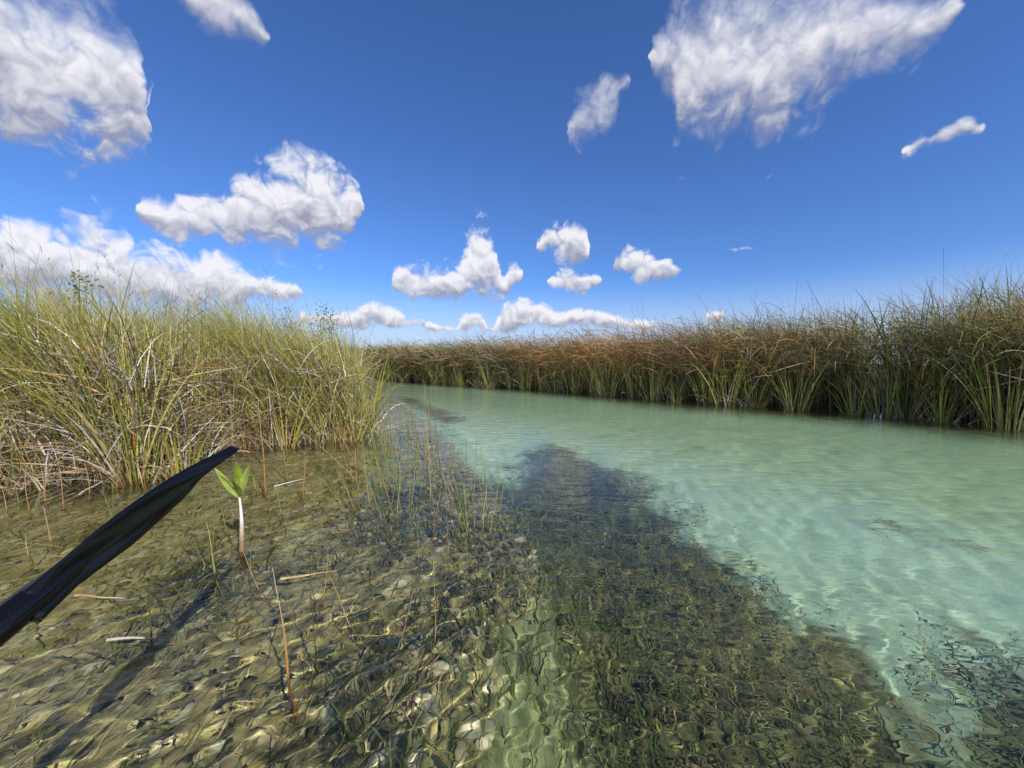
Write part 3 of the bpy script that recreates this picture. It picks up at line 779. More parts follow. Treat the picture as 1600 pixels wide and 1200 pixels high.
# ------------------------------------------------------------------ single stems and small tufts standing in the shallows
STEMS = [(-1.0, 3.1, -1.21, 3.05, 1.44, 'g', 11, 0.25), (-0.98, 3.1, -1.15, 3.05, 1.34, 'g', 11, 0.25), (-0.99, 3.1, -1.1, 3.05, 1.24, 'g', 11, 0.25), (-0.99,
3.1, -1.07, 3.05, 0.84, 'g', 11, 0.25), (-0.97, 3.1, -1.29, 3.05, 1.04, 'g', 11, 0.25), (-0.98, 3.1, -1.01, 3.05, 1.04, 'g', 11, 0.25), (-0.99, 3.1,
-1.0, 3.05, 0.63, 'g', 11, 0.25), (-0.98, 3.1, -1.13, 3.05, 0.89, 'g', 11, 0.25), (-0.97, 3.1, -1.19, 3.05, 0.74, 'g', 11, 0.25), (-0.54, 3.89, -0.91,
3.89, 0.69, 'g', 7, 0.9), (-0.53, 3.89, -1.1, 3.89, 0.49, 'g', 6, 1.2), (-0.55, 3.89, -0.6, 3.89, 0.2, 'y', 6, 0.3), (-0.49, 3.96, -0.59, 3.96, 0.26,
'y', 5, 0.3), (-0.57, 3.21, -0.64, 3.21, 0.46, 'd', 8, 0.1), (-0.62, 3.24, -0.64, 3.24, 0.31, 'g', 6, 0.1), (-0.33, 2.53, -0.33, 2.53, 0.29, 'd', 5,
0), (-0.19, 2.53, -0.18, 2.53, 0.32, 'd', 5, 0), (-0.31, 2.89, -0.31, 2.89, 0.26, 'o', 6, 0), (-0.99, 3.67, -1.02, 3.67, 0.4, 'g', 5, 0.1), (-0.98,
3.73, -0.94, 3.73, 0.42, 'g', 5, 0.1), (-1.26, 4.26, -1.24, 4.26, 0.56, 'd', 4, 0), (-1.46, 4.55, -1.52, 4.55, 0.56, 'd', 4, 0), (-1.01, 4.03, -0.94,
4.03, 0.62, 'g', 4, 0), (-1.15, 3.23, -1.74, 3.13, 0.45, 'o', 7, 0.3), (-1.18, 3.23, -1.55, 3.13, 0.62, 'o', 6, 0.3), (-0.65, 2.97, -0.76, 2.97, 0.31,
'g', 5, 0), (-0.47, 2.53, -0.56, 2.53, 0.32, 'y', 5, 0), (-0.6, 2.51, -0.72, 2.51, 0.36, 'g', 5, 0.1), (-1.01, 2.52, -1.03, 2.52, 0.2, 'd', 7, 0),
(-0.99, 2.52, -0.97, 2.52, 0.18, 'g', 6, 0), (-1.05, 2.6, -1.07, 2.6, 0.25, 'g', 6, 0.1), (-0.85, 2.51, -0.95, 2.51, 0.04, 'o', 5, 0), (-0.84, 5.78,
-0.87, 5.78, 0.26, 'd', 6, 0), (-0.69, 1.17, -0.75, 1.17, 0.36, 'o', 9, 0.1), (-0.7, 1.32, -0.71, 1.32, 0.45, 'd', 5, 0), (-0.52, 1.43, -0.7, 1.43,
0.19, 'y', 5, 0.1), (-1.31, 1.71, -1.39, 1.71, 0.28, 'yo', 11, 0.25), (-1.05, 1.66, -1.2, 1.66, 0.2, 'o', 5, 0.15), (-0.45, 1.35, -0.36, 1.35, 0.17,
'o', 4, 0), (-1.34, 1.36, -1.31, 1.36, 0.3, 'd', 7, 0), (-1.74, 1.75, -1.99, 1.75, 0.01, 'g', 10, 0.2), (-1.75, 2.06, -1.86, 2.06, 0.14, 'd', 5, 0),
(-1.6, 1.99, -1.72, 1.99, 0.25, 'd', 5, 0.1), (-2.52, 1.96, -2.54, 1.96, 0.11, 'o', 9, 0.1), (-2.55, 2.13, -2.65, 2.13, 0.2, 'o', 8, 0), (-1.64, 2.04,
-1.6, 2.04, 0.34, 'g', 6, 0), (-1.24, 1.74, -1.21, 1.74, 0.16, 'o', 4, 0), (-0.28, 1.33, -0.28, 1.33, 0.31, 'o', 4, 0), (-0.69, 1.82, -0.69, 1.82,
0.28, 'd', 4, 0), (-0.66, 2.15, -0.66, 2.15, 0.23, 'd', 4, 0), (-0.5, 1.93, -0.48, 1.93, 0.24, 'y', 4, 0), (-0.34, 1.96, -0.34, 1.96, 0.26, 'o', 4,
0), (-0.29, 2.17, -0.31, 2.17, 0.3, 'g', 4, 0), (-0.24, 2.3, -0.23, 2.3, 0.21, 'y', 4, 0), (-2.02, 3.06, -2.0, 3.06, 0.32, 'o', 8, 0), (-1.59, 2.87,
-1.57, 2.87, 0.34, 'o', 6, 0), (-1.64, 2.93, -1.58, 2.93, 0.35, 'o', 5, 0), (-1.97, 2.86, -1.96, 2.86, 0.41, 'd', 5, 0), (-1.34, 2.62, -1.39, 2.62,
0.22, 'g', 5, 0), (-1.57, 3.31, -1.61, 3.31, 0.27, 'd', 5, 0.2), (-3.43, 2.59, -3.5, 2.59, 0.16, 'o', 9, 0.2), (-3.32, 2.59, -3.33, 2.59, 0.23, 'o',
8, 0.1), (-3.4, 2.76, -3.44, 2.76, 0.32, 'o', 8, 0.15), (-3.12, 2.65, -3.17, 2.65, 0.32, 'o', 7, 0.1), (-3.53, 2.7, -3.56, 2.7, 0.4, 'g', 8, 0.1),
(-1.9, 1.9, -2.4, 1.9, 0.03, 'y', 6, 0.9), (-2.13, 2.04, -2.72, 2.04, 0.02, 'y', 5, 1.0)]
STEM_COL = {'g': ((0.30, 0.26, 0.08), (0.22, 0.27, 0.06), (0.26, 0.28, 0.09)), 'd': ((0.20, 0.12, 0.05), (0.09, 0.12, 0.035), (0.12, 0.14, 0.05)),
            'y': ((0.40, 0.26, 0.09), (0.42, 0.38, 0.16), (0.46, 0.42, 0.22)), 'o': ((0.42, 0.17, 0.05), (0.52, 0.25, 0.07), (0.50, 0.42, 0.26)),
            'yo': ((0.52, 0.20, 0.04), (0.30, 0.30, 0.07), (0.48, 0.40, 0.18))}


def stem_mesh(name, b, t, w, bend, cols, sides=5, segs=12):
    """a round tapering rush stem from b to t, local to b"""
    b = Vector(b); t = Vector(t); d = t - b
    side = Vector((-d.x, -d.y, 0)) * 0.25 + Vector((random.uniform(-.02, .02), random.uniform(-.02, .02), 0))
    ctrl = d * 0.5 + (Vector((0, 0, 1)) * d.length * 0.28 * bend) + side * bend
    wob = random.uniform(0, 6)
    v, c = [], []
    prev = None
    for i in range(segs + 1):
        s = i / segs
        p = 2 * (1 - s) * s * ctrl + s * s * d + Vector((math.sin(s * 5 + wob), math.cos(s * 4 + wob), 0)) * 0.006 * math.sin(s * math.pi) 
        tg = (2 * (1 - 2 * s) * ctrl + 2 * s * d).normalized()
        a = tg.cross(Vector((0.3, 1, 0.1))).normalized(); e = tg.cross(a)
        rad = w * 0.5 * (1 - 0.75 * s ** 1.5)
        for j in range(sides):
            q = 2 * math.pi * j / sides
            v.append(p + (a * math.cos(q) + e * math.sin(q)) * rad)
            k0 = np.array(cols[0]); k1 = np.array(cols[1]); k2 = np.array(cols[2])
            c.append(lerp(k0, k1, min(1, s / 0.45)) if s < 0.45 else lerp(k1, k2, (s - 0.45) / 0.55))
    f = []
    for i in range(segs):
        for j in range(sides):
            f.append((i * sides + j, i * sides + (j + 1) % sides, (i + 1) * sides + (j + 1) % sides, (i + 1) * sides + j))
    return mesh_np(name, np.array([tuple(p) for p in v]), np.array(f), np.array(c))


def bed_z(x, y): return float(bed_height(np.array([[x, y]], float))[0])


UNITS = ['', 'first', 'second', 'third', 'fourth', 'fifth', 'sixth', 'seventh', 'eighth', 'ninth', 'tenth', 'eleventh', 'twelfth', 'thirteenth', 'fourteenth',
         'fifteenth', 'sixteenth', 'seventeenth', 'eighteenth', 'nineteenth']
TENS = {2: ('twentieth', 'twenty-'), 3: ('thirtieth', 'thirty-'), 4: ('fortieth', 'forty-'), 5: ('fiftieth', 'fifty-')}


def ordinal(n):
    if n < 20: return UNITS[n]
    return TENS[n // 10][0] if n % 10 == 0 else TENS[n // 10][1] + UNITS[n % 10]


# two tufts first, then the loose stems
def tuft(idx, name, label, spread):
    x, y = STEMS[idx[0]][0], STEMS[idx[0]][1]
    z = bed_z(x, y)
    e = empty(name, (x, y, z)); tag(e, label, 'sedge tuft')
    for i in idx:
        bx, by, tx, ty, tz, k, w, bend = STEMS[i]
        jx, jy = random.uniform(-spread, spread), random.uniform(-spread, spread)
        bx += jx; by += jy; tx += jx * 2; ty += jy * 2
        o = link('blade', stem_mesh('blade', (bx, by, z - 0.03), (tx, ty, tz), w / 1000 * random.uniform(0.6, 1.0), bend, STEM_COL[k]), M_REED, e)
        o.location = (bx - x, by - y, -0.03)


tuft(range(0, 9), 'sedge_tuft', 'tall bright green sedge tuft standing alone in the shallows beside the left bank tip', 0.07)
tuft(range(9, 13), 'sedge_tuft', 'small tuft with long arching pale blades at the edge of the shallows', 0.01)
TUFTS = [(-0.98, 3.64, 9), (-0.58, 3.18, 10), (-0.36, 2.5, 8), (-0.3, 2.82, 9), (-0.18, 2.47, 6), (-0.98, 2.65, 10), (-1.53, 4.6, 9), (-0.66, 2.93, 8), (-0.24, 2.24, 6),
         (-0.74, 2.45, 7), (-1.1, 4.7, 8), (-1.35, 3.9, 10), (-1.3, 3.2, 8)]
TUFTS.sort(key=lambda q: q[0] / q[1])
for j, (x, y, nb) in enumerate(TUFTS):
    z = bed_z(x, y) - 0.03
    e = empty('rush_tuft', (x, y, z))
    tag(e, ordinal(j + 1) + ' small tuft of thin rushes in the shallows below the bank tip, from the left', 'rush tuft', 'small rush tufts in the shallows below the bank tip')
    for q in range(nb):
        jx, jy = random.gauss(0, 0.035), random.gauss(0, 0.035)
        hgt = random.uniform(0.08, 0.5) - z
        k = random.choice('ggggdyyo')
        o = link('blade', stem_mesh('blade', (0, 0, 0), (jx * 2.2 + random.gauss(-0.12, 0.10) * hgt, jy * 2 + random.gauss(0, 0.08) * hgt, hgt), random.uniform(0.004, 0.008), random.uniform(0, 0.7), STEM_COL[k], segs=9), M_REED, e)
        o.location = (jx, jy, 0)
SPECIAL = {23: 'long orange bent stem leaning left across the shallows', 24: 'shorter orange bent stem leaning left beside the tall green tuft',
           33: 'long orange-based stem rising from the bottom foreground shallows', 34: 'long thin dark stem right of the foreground orange stem',
           35: 'yellow stem leaning left over the foreground pebbles', 36: 'thick green stem with orange base left of the mangrove seedling',
           39: 'dark green upright stem in front of the paddle blade', 40: 'green blade lying low behind the paddle blade',
           65: 'pale arching stem lying over the water behind the paddle', 66: 'thin pale arching stem at the left edge behind the paddle',
           13: 'dark olive stem beside the small arching tuft'}
KINDNAME = {'g': 'green', 'd': 'dark green', 'y': 'pale yellow', 'o': 'orange', 'yo': 'green and orange'}
LOOSE = {}


def loose_stem(b, t, w, bend, k, size, zone, label=None):
    o = link('spike_rush', stem_mesh('spike_rush', b, t, w, bend, STEM_COL[k]), M_REED, None, b)
    tag(o, label, 'rush')
    if label is None: LOOSE.setdefault((size, KINDNAME[k], zone), []).append((b[0] / max(b[1], 0.1), o))


for i, (bx, by, tx, ty, tz, k, w, bend) in enumerate(STEMS):
    if i < 13: continue
    zone = 'near the bank' if by > 2.45 and bx < -1.2 else ('along the shelf edge' if bx > -1.2 and by > 2.0 else 'over the near pebbles')
    loose_stem((bx, by, bed_z(bx, by) - 0.03), (tx, ty, tz), w / 1000, bend, k, 'thin', zone, SPECIAL.get(i))
_rs = random.Random(3)
cnt = 0
while cnt < 170:
    fringe = cnt >= 105
    x = _rs.uniform(-4.2, 0.0); y = _rs.uniform(1.3, 6.5)
    if fringe: x = _rs.gauss(-1.25, 0.5); y = max(2.5, _rs.gauss(4.1, 0.8))
    pt = np.array([[x, y]])
    if poly_sd(pt, SHELF)[0] < 0.08 or poly_sd(pt, LEFT_BANK)[0] > -0.06: continue
    near_edge = poly_sd(pt, SHELF)[0] < 0.75; near_bank = poly_sd(pt, LEFT_BANK)[0] > -0.7
    if not (near_edge or near_bank) and _rs.random() < 0.75: continue
    if y < 2.2 and _rs.random() < 0.6: continue
    k = _rs.choice('gggydo' if fringe else 'oodgyd'); hgt = _rs.uniform(0.2, 0.8) if fringe else _rs.uniform(0.08, 0.42)
    t = (x + _rs.gauss(-0.04, 0.09) - (0.12 * hgt if fringe else 0), y + _rs.gauss(0, 0.05), hgt)
    zone = 'near the bank' if near_bank else ('along the shelf edge' if near_edge and y > 2 else 'over the near pebbles')
    loose_stem((x, y, bed_z(x, y) - 0.03), t, _rs.uniform(0.005, 0.010), _rs.uniform(0, 0.4), k, 'slender' if fringe else 'short', zone)
    cnt += 1
for (size, cname, zone), lst in LOOSE.items():
    lst.sort(key=lambda q: q[0])
    for j, (_, o) in enumerate(lst):
        tag(o, (ordinal(j + 1) + ' ' if len(lst) > 1 else '') + size + ' ' + cname + ' rush stem in the shallows ' + zone + (', from the left' if len(lst) > 1 else ''),
            None, (size + ' ' + cname + ' rush stems ' + zone) if len(lst) > 1 else None)

# fallen blades floating on the water
for (x, y, a, ln, c0, c1, lab) in ((-1.36, 1.33, 0.0, 0.19, (0.55, 0.50, 0.40), (0.52, 0.22, 0.05), 'pale and orange broken reed floating beside the paddle shadow'),
                                   (-1.75, 1.58, -0.12, 0.24, (0.50, 0.30, 0.12), (0.62, 0.56, 0.48), 'whitish curled dead reed floating under the paddle blade'),
                                   (-1.85, 3.15, 0.9, 0.24, (0.6, 0.57, 0.5), (0.6, 0.57, 0.5), 'white dead reed floating below the left bank tip'),
                                   (-2.55, 2.6, 0.6, 0.2, (0.5, 0.42, 0.25), (0.5, 0.42, 0.25), 'straw piece floating in front of the big clump'),
                                   (-0.95, 1.75, 0.25, 0.24, (0.5, 0.38, 0.2), (0.45, 0.3, 0.12), 'thin tan straw floating right of the seedling foot')):
    dx, dy = math.cos(a) * ln / 2, math.sin(a) * ln / 2
    o = link('floating_reed', stem_mesh('floating_reed', (x - dx, y - dy, 0.008), (x + dx, y + dy, 0.014), 0.012, 0.05, (c0, c0, c1)), M_DEAD, None, (x - dx, y - dy, 0.008))
    tag(o, lab, 'reed')


# ------------------------------------------------------------------ mangrove seedling
def leaf_mesh(name, length, width, col, fold=0.35, bend=0.5):
    nu, nv = 14, 6
    v, f = [], []
    for i in range(nu + 1):
        s = i / nu
        w = width * 0.5 * (math.sin(math.pi * min(1, s ** 0.85)) ** 0.75 if 0 < s < 1 else 0.02)
        for j in range(nv + 1):
            t = -1 + 2 * j / nv
            v.append((w * t, -bend * length * 0.35 * s * s + fold * abs(t) * w, length * s * (1 - 0.08 * bend * s)))
    for i in range(nu):
        for j in range(nv):
            a = i * (nv + 1) + j
            f.append((a, a + 1, a + nv + 2, a + nv + 1))
    c = np.array([np.array(col) * (0.85 if abs(-1 + 2 * (k % (nv + 1)) / nv) < 0.1 else 1.0) for k in range(len(v))])
    return mesh_np(name, np.array(v), np.array(f), c)


def seedling():
    x, y = -1.43, 2.0
    z = bed_z(x, y)
    e = empty('mangrove_seedling', (x, y, z))
    tag(e, 'small mangrove seedling with white stem and fresh green leaves standing in the shallows', 'seedling')
    st = link('stem', None or stem_mesh('stem', (0, 0, 0), (-0.015, 0, 0.30 - z), 0.034, 0.0,
              ((0.10, 0.05, 0.025), (0.30, 0.17, 0.10), (0.72, 0.70, 0.68)), sides=10, segs=24), None, e)
    m, N, L = nodes_of('seedling_bark')
    out = N('ShaderNodeOutputMaterial'); p = N('ShaderNodeBsdfPrincipled'); L(p.outputs[0], out.inputs[0]); p.inputs['Roughness'].default_value = 0.75
    tc = N('ShaderNodeTexCoord'); sp = N('ShaderNodeSeparateXYZ'); L(tc.outputs['Object'], sp.inputs[0])
    n = N('ShaderNodeTexNoise'); n.inputs['Scale'].default_value = 45; n.inputs['Detail'].default_value = 5; L(tc.outputs['Object'], n.inputs['Vector'])
    ad = N('ShaderNodeMath'); ad.operation = 'MULTIPLY_ADD'; L(n.outputs['Fac'], ad.inputs[0]); ad.inputs[1].default_value = 0.10; L(sp.outputs[2], ad.inputs[2])
    cr = N('ShaderNodeValToRGB'); L(ad.outputs[0], cr.inputs[0])
    el = cr.color_ramp.elements
    el[0].position = 0.18; el[0].color = (0.09, 0.045, 0.022, 1)
    el[1].position = 0.47; el[1].color = (0.64, 0.62, 0.60, 1)
    k = cr.color_ramp.elements.new(0.33); k.color = (0.22, 0.13, 0.07, 1)
    k = cr.color_ramp.elements.new(0.41); k.color = (0.45, 0.33, 0.25, 1)
    L(cr.outputs[0], p.inputs['Base Color'])
    bp = N('ShaderNodeBump'); bp.inputs['Strength'].default_value = 0.4; bp.inputs['Distance'].default_value = 0.004; L(n.outputs['Fac'], bp.inputs['Height']); L(bp.outputs[0], p.inputs['Normal'])
    st.data.materials.clear(); st.data.materials.append(m)
    top = Vector((-0.015, 0, 0.30 - z - 0.01))
    for (ln, wd, tilt, az_, roll, col) in ((0.215, 0.044, 0.03, 0.0, 0.2, (0.25, 0.34, 0.035)), (0.20, 0.036, 0.24, 0.0, 0.9, (0.38, 0.44, 0.10)),
                                          (0.125, 0.046, 0.08, 0.3, -0.2, (0.17, 0.22, 0.04)), (0.155, 0.042, -0.45, 0.0, -0.5, (0.42, 0.42, 0.11)),
                                          (0.20, 0.034, -0.62, 0.0, 0.6, (0.32, 0.42, 0.08)), (0.11, 0.02, -0.1, 0.0, 1.0, (0.40, 0.42, 0.10))):
        o = link('leaf', leaf_mesh('leaf', ln, wd, col), M_REED, e)
        o.location = top + Vector((math.sin(tilt) * 0.012, -0.01 * az_, 0))
        o.rotation_euler = (Matrix.Rotation(tilt, 3, 'Y') @ Matrix.Rotation(az_, 3, 'X') @ Matrix.Rotation(roll, 3, 'Z')).to_euler()


seedling()


# ------------------------------------------------------------------ kayak paddle
def paddle():
    B = Vector((-0.80, 0.60, 0.60)); T = Vector((-0.80, 1.06, 0.775))
    ax = (T - B); LEN = ax.length; ax.normalize()
    eye = Vector((0, 0, 1.0)); vw = ((B + T) / 2 - eye).normalized()
    Pd = ax.cross(vw).normalized()                    # across the axis, in the picture's plane
    if Pd.z > 0: Pd = -Pd
    Nf = ax.cross(Pd).normalized()
    al = R(58)
    W = (Pd * math.cos(al) + Nf * math.sin(al)).normalized()   # towards the lower edge
    Nn = ax.cross(W).normalized()
    e = empty('kayak_paddle', B)
    tag(e, 'glossy black plastic kayak paddle blade reaching in from the left', 'paddle')
    m, N, L = nodes_of('black_plastic')
    out = N('ShaderNodeOutputMaterial'); p = N('ShaderNodeBsdfPrincipled'); L(p.outputs[0], out.inputs[0]); p.inputs['Specular IOR Level'].default_value = 0.4
    tc = N('ShaderNodeTexCoord')
    mp = N('ShaderNodeMapping'); mp.inputs['Scale'].default_value = (8, 60, 60); L(tc.outputs['Object'], mp.inputs[0])
    n = N('ShaderNodeTexNoise'); n.inputs['Scale'].default_value = 3; n.inputs['Detail'].default_value = 6; L(mp.outputs[0], n.inputs['Vector'])
    mr = N('ShaderNodeMapRange'); L(n.outputs['Fac'], mr.inputs[0]); mr.inputs[1].default_value = 0.35; mr.inputs[2].default_value = 0.7; mr.inputs[3].default_value = 0.10; mr.inputs[4].default_value = 0.22
    L(mr.outputs[0], p.inputs['Roughness'])
    mp2 = N('ShaderNodeMapping'); mp2.inputs['Scale'].default_value = (14, 160, 90); mp2.inputs['Rotation'].default_value = (0.3, 0.2, 0.4); L(tc.outputs['Object'], mp2.inputs[0])
    sc_ = N('ShaderNodeTexNoise'); sc_.inputs['Scale'].default_value = 2.5; sc_.inputs['Detail'].default_value = 3; L(mp2.outputs[0], sc_.inputs['Vector'])
    cr = N('ShaderNodeValToRGB'); L(sc_.outputs['Fac'], cr.inputs[0])
    cr.color_ramp.elements[0].position = 0.66; cr.color_ramp.elements[0].color = (0.004, 0.004, 0.004, 1)
    cr.color_ramp.elements[1].position = 0.78; cr.color_ramp.elements[1].color = (0.016, 0.016, 0.015, 1)
    L(cr.outputs[0], p.inputs['Base Color'])
    bp = N('ShaderNodeBump'); bp.inputs['Strength'].default_value = 0.03; bp.inputs['Distance'].default_value = 0.001; L(n.outputs['Fac'], bp.inputs['Height']); L(bp.outputs[0], p.inputs['Normal'])
    # blade: u along, t across from the straight upper edge to the bellied lower edge; spooned and ribbed
    nu, nv = 44, 18
    top, bot = [], []
    for i in range(nu + 1):
        u = i / nu
        up = np.interp(u, [0, 0.08, 0.25, 0.6, 0.85, 1], [0.021, 0.027, 0.028, 0.020, 0.010, 0.003])
        lo = np.interp(u, [0, 0.06, 0.2, 0.38, 0.6, 0.72, 0.85, 1], [0.021, 0.040, 0.078, 0.090, 0.062, 0.032, 0.019, 0.004])
        sp = -0.020 * (max(0, u - 0.1) ** 2)
        for side, lst in ((1, top), (-1, bot)):
            for j in range(nv + 1):
                t = j / nv
                d = -up + (up + lo) * t - 0.024 * math.sin(math.pi * min(1, u * 1.05))
                cup = 0.020 * math.sin(math.pi * t) * min(1, u * 3)
                rib = 0.018 * math.exp(-((d - 0.012) / 0.013) ** 2) * (1 - u) ** 0.6
                th = (0.0032 + 0.014 * max(0, 1 - u * 7)) * math.sqrt(max(0.02, 1 - (2 * t - 1) ** 6))
                q = ax * (u * LEN) + W * d + Nn * (sp - cup + side * (th + rib))
                lst.append(q)
    v = [tuple(q) for q in top + bot]; o2 = len(top); f = []
    for i in range(nu):
        for j in range(nv):
            a = i * (nv + 1) + j; b_, c, d = a + 1, a + nv + 2, a + nv + 1
            f.append((a, b_, c, d)); f.append((o2 + a, o2 + d, o2 + c, o2 + b_))
        for j in (0, nv):
            a = i * (nv + 1) + j; d = a + nv + 1
            f.append((a, d, o2 + d, o2 + a) if j == 0 else (a, o2 + a, o2 + d, d))
    for j in range(nv):
        a = nu * (nv + 1) + j
        f.append((a, a + 1, o2 + a + 1, o2 + a)); f.append((j, o2 + j, o2 + j + 1, j + 1))
    bl = link('blade', mesh_np('blade', np.array(v), np.array(f)), m, e)
    # shaft with a collar where it enters the blade
    def tube(name, stations, sides=20):
        vv, ff = [], []
        for s, rr in stations:
            for j in range(sides):
                q = 2 * math.pi * j / sides
                vv.append(tuple(ax * s + W * math.cos(q) * rr + Nn * math.sin(q) * rr))
        for i in range(len(stations) - 1):
            for j in range(sides):
                ff.append((i * sides + j, i * sides + (j + 1) % sides, (i + 1) * sides + (j + 1) % sides, (i + 1) * sides + j))
        return link(name, mesh_np(name, np.array(vv), np.array(ff)), m, e)
    tube('neck', [(-0.14, 0.0), (-0.14, 0.024), (-0.02, 0.026), (0.03, 0.025), (0.09, 0.019), (0.17, 0.012), (0.26, 0.002)])
    tube('shaft', [(-0.98, 0.0), (-0.98, 0.016), (-0.13, 0.016), (-0.13, 0.0)])


paddle()


# ------------------------------------------------------------------ stones and weed on the bed
def stones():
    import bmesh
    bm = bmesh.new(); bmesh.ops.create_icosphere(bm, subdivisions=1, radius=1.0)
    bm.verts.ensure_lookup_table()
    bv = np.array([v.co[:] for v in bm.verts]); bf = np.array([[q.index for q in f.verts] for f in bm.faces]); bm.free()
    n = 5200
    xy = np.column_stack([U(-4.3, 0.25, n * 3), 0.75 + 5.6 * rng.random(n * 3) ** 1.3])
    sd = poly_sd(xy, SHELF); lb = poly_sd(xy, LEFT_BANK)
    xy = xy[(sd > -0.12) & (lb < 0.1)][:n]; n = len(xy)
    size = 0.008 + 0.026 * rng.random(n) ** 2.4
    ang = U(0, 6.28, n)
    edge = (poly_sd(xy, SHELF) < 0.5) & (rng.random(n) < 0.16)
    size = np.where(edge, U(0.024, 0.046, n), size)
    V, F, C = [], [], []
    base = bed_height(xy)
    shape = 1 + 0.22 * rng.normal(0, 1, (n, len(bv), 1))
    sc = np.stack([size * U(0.8, 1.5, n), size * U(0.7, 1.1, n), size * U(0.3, 0.55, n)], 1)
    P3 = bv[None] * shape * sc[:, None, :]
    ca, sa = np.cos(ang)[:, None], np.sin(ang)[:, None]
    x = P3[..., 0] * ca - P3[..., 1] * sa; y = P3[..., 0] * sa + P3[..., 1] * ca
    P3 = np.stack([x + xy[:, 0:1], y + xy[:, 1:2], P3[..., 2] + base[:, None] + size[:, None] * 0.15], -1)
    col = np.array([(0.48, 0.41, 0.23), (0.42, 0.36, 0.19), (0.33, 0.27, 0.14), (0.22, 0.18, 0.085), (0.60, 0.54, 0.36), (0.36, 0.31, 0.17), (0.16, 0.13, 0.065)])[rng.integers(0, 7, n)]
    col = np.where((edge & (rng.random(n) < 0.7))[:, None], np.array((0.58, 0.52, 0.35)), col * 0.9)
    col = np.repeat(col[:, None], len(bv), 1) * (1 + 0.12 * rng.normal(0, 1, (n, len(bv), 1)))
    F = (bf[None] + (np.arange(n) * len(bv))[:, None, None]).reshape(-1, 3)
    me = mesh_np('gravel', P3.reshape(-1, 3), F, col.reshape(-1, 3).clip(0.02, 0.8))
    tag(link('gravel', me, M_DEAD), 'pale and olive stones covering the shallow shelf under the water', 'gravel', kind='stuff')


stones()


def weed():
    n = 90000
    xy = np.column_stack([U(-3.6, 3.2, n), U(0.3, 12, n)])
    sd = np.maximum(weed_distance(xy, 0.16), muck_distance(xy))
    keep = (sd + 0.22 * vnoise(xy[:, 0] * 5, xy[:, 1] * 5, 8) + 0.32 * vnoise(xy[:, 0] * 1.9, xy[:, 1] * 1.9, 18) + 0.16 * rng.normal(0, 1, n) > -0.08) & (rng.random(n) < np.interp(xy[:, 1], [2, 6, 12], [1, .6, .3]))
    xy = xy[keep]; n = len(xy)
    c = pick(n, {'dark': 2.0, 'deep': 5, 'brown': 1.6, 'yellow': 0.5, 'straw': 0.2})
    b = np.column_stack([xy, bed_height(xy) - 0.01])
    me = mesh_np('water_weed', *ribbons(b, U(0.06, 0.24, n) * (1.0 + 0.55 * vnoise(xy[:, 0] * 4, xy[:, 1] * 4, 77)).clip(0.35, 1.9), U(-3.2, 3.2, n), U(0, 0.5, n), U(0.8, 2.2, n), U(0.004, 0.012, n), 4, c * 0.8, c, c * 1.2))
    tag(link('water_weed', me, M_WEED), 'dark feathery weed carpeting the drop-off under the water', 'water weed', kind='stuff')


weed()


def algae_mat():
    n = 26000
    xy = np.column_stack([U(-4.2, 0.1, n), 0.75 + 5.2 * rng.random(n) ** 1.4])
    keep = (poly_sd(xy, SHELF) > -0.1) & (poly_sd(xy, LEFT_BANK) < 0.05) & (vnoise(xy[:, 0] * 3, xy[:, 1] * 3, 41) + 0.35 * rng.normal(0, 1, n) > -0.15)
    xy = xy[keep]; n = len(xy)
    c = pick(n, {'yellow': 3, 'straw': 3, 'brown': 2.5, 'deep': 2})
    b = np.column_stack([xy, bed_height(xy) + 0.004])
    long_ = np.where(rng.random(n) < 0.012, U(0.25, 0.5, n), U(0.04, 0.15, n))
    me = mesh_np('algae_mat', *ribbons(b, long_, rng.normal(0.9, 0.6, n), U(1.1, 1.5, n), U(1.4, 1.75, n), U(0.003, 0.008, n), 3, c, c, c))
    tag(link('algae_mat', me, M_WEED), 'matted golden olive algae and litter lying over the shallow stones', 'algae', kind='stuff')


algae_mat()


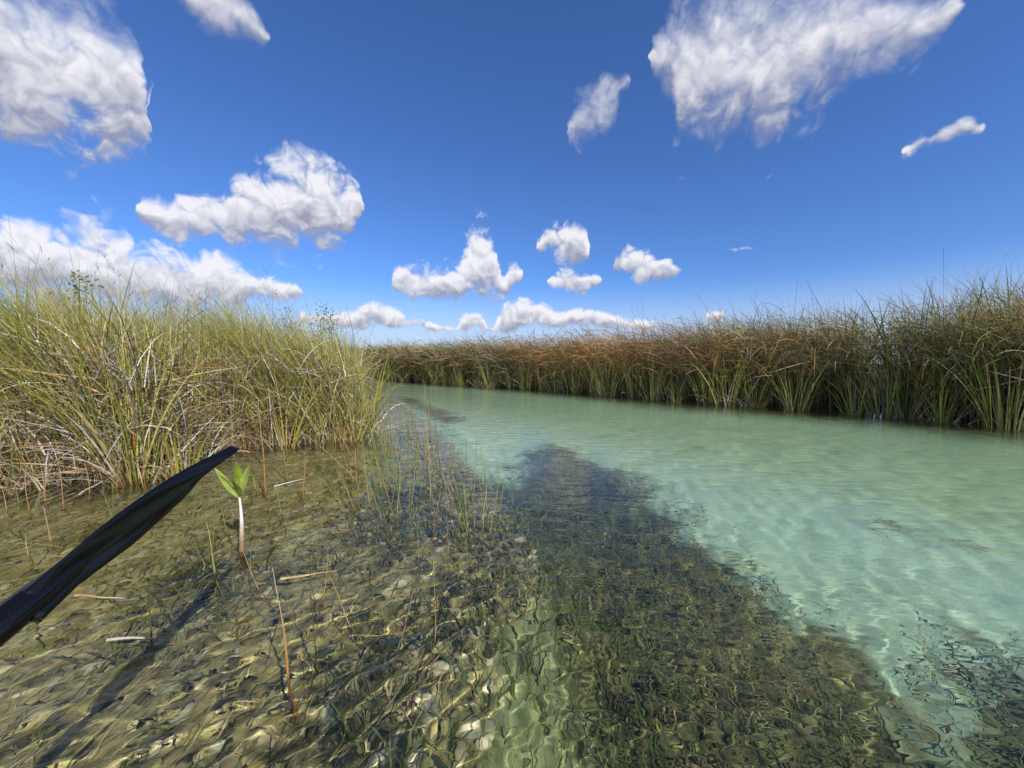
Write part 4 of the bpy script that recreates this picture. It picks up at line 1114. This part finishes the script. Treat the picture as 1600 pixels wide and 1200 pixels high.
# ------------------------------------------------------------------ low shrubs showing above the sedge
def shrub(x, y, h, spread, n, label, seed, col):
    r = np.random.default_rng(seed)
    z = bed_z(x, y)
    e = empty('mangrove_shrub', (x, y, z)); tag(e, label, 'shrub')
    vs, fs, cs, off = [], [], [], 0
    tips = []
    for k in range(7):
        a = r.uniform(0, 6.28); rr = spread * r.uniform(0.15, 1)
        t = (rr * math.cos(a), rr * math.sin(a), h * r.uniform(0.75, 1.0)); tips.append(t)
        me = stem_mesh('twig', (0, 0, 0), t, 0.025, 0.1, ((0.10, 0.075, 0.05),) * 3, sides=5, segs=8)
        vv = np.zeros(len(me.vertices) * 3, dtype=np.float32); me.vertices.foreach_get('co', vv); vv = vv.reshape(-1, 3)
        ff = np.array([p.vertices[:] for p in me.polygons]); vs.append(vv); fs.append(ff + off); off += len(vv)
        bpy.data.meshes.remove(me)
    v = np.concatenate(vs); link('trunk', mesh_np('trunk', v, np.concatenate(fs), np.tile((0.10, 0.08, 0.055), (len(v), 1))), M_DEAD, e)
    tp = np.array(tips)[r.integers(0, 7, n)] * r.uniform(0.72, 1.05, (n, 1)) + r.normal(0, spread * 0.28, (n, 3)) * (1, 1, 0.45)
    c = np.array(col) * (1 + r.normal(0, 0.25, (n, 1))).clip(0.4, 1.7)
    V, F, C = ribbons(tp, r.uniform(0.05, 0.09, n), r.uniform(-3.2, 3.2, n), r.uniform(0.2, 1.2, n), r.uniform(0.8, 2.0, n), r.uniform(0.025, 0.045, n), 3, c, c, c, tipw=0.2, roll=r.uniform(-1.5, 1.5, n))
    link('crown', mesh_np('crown', V, F, C), M_REED, e)


shrub(-6.9, 6.1, 2.25, 0.24, 130, 'small yellow-green mangrove shrub poking above the sedge at far left', 31, (0.20, 0.22, 0.05))
shrub(-6.05, 12.6, 2.75, 0.35, 260, 'dark green mangrove shrub rising behind the tip of the left bank', 32, (0.07, 0.11, 0.035))
shrub(-7.4, 13.0, 2.75, 0.40, 200, 'thin mangrove shrub half hidden behind the left bank sedge', 33, (0.08, 0.12, 0.04))
shrub(-8.6, 27.5, 2.75, 0.5, 240, 'small distant shrub above the far bank beyond the channel bend', 34, (0.08, 0.12, 0.04))
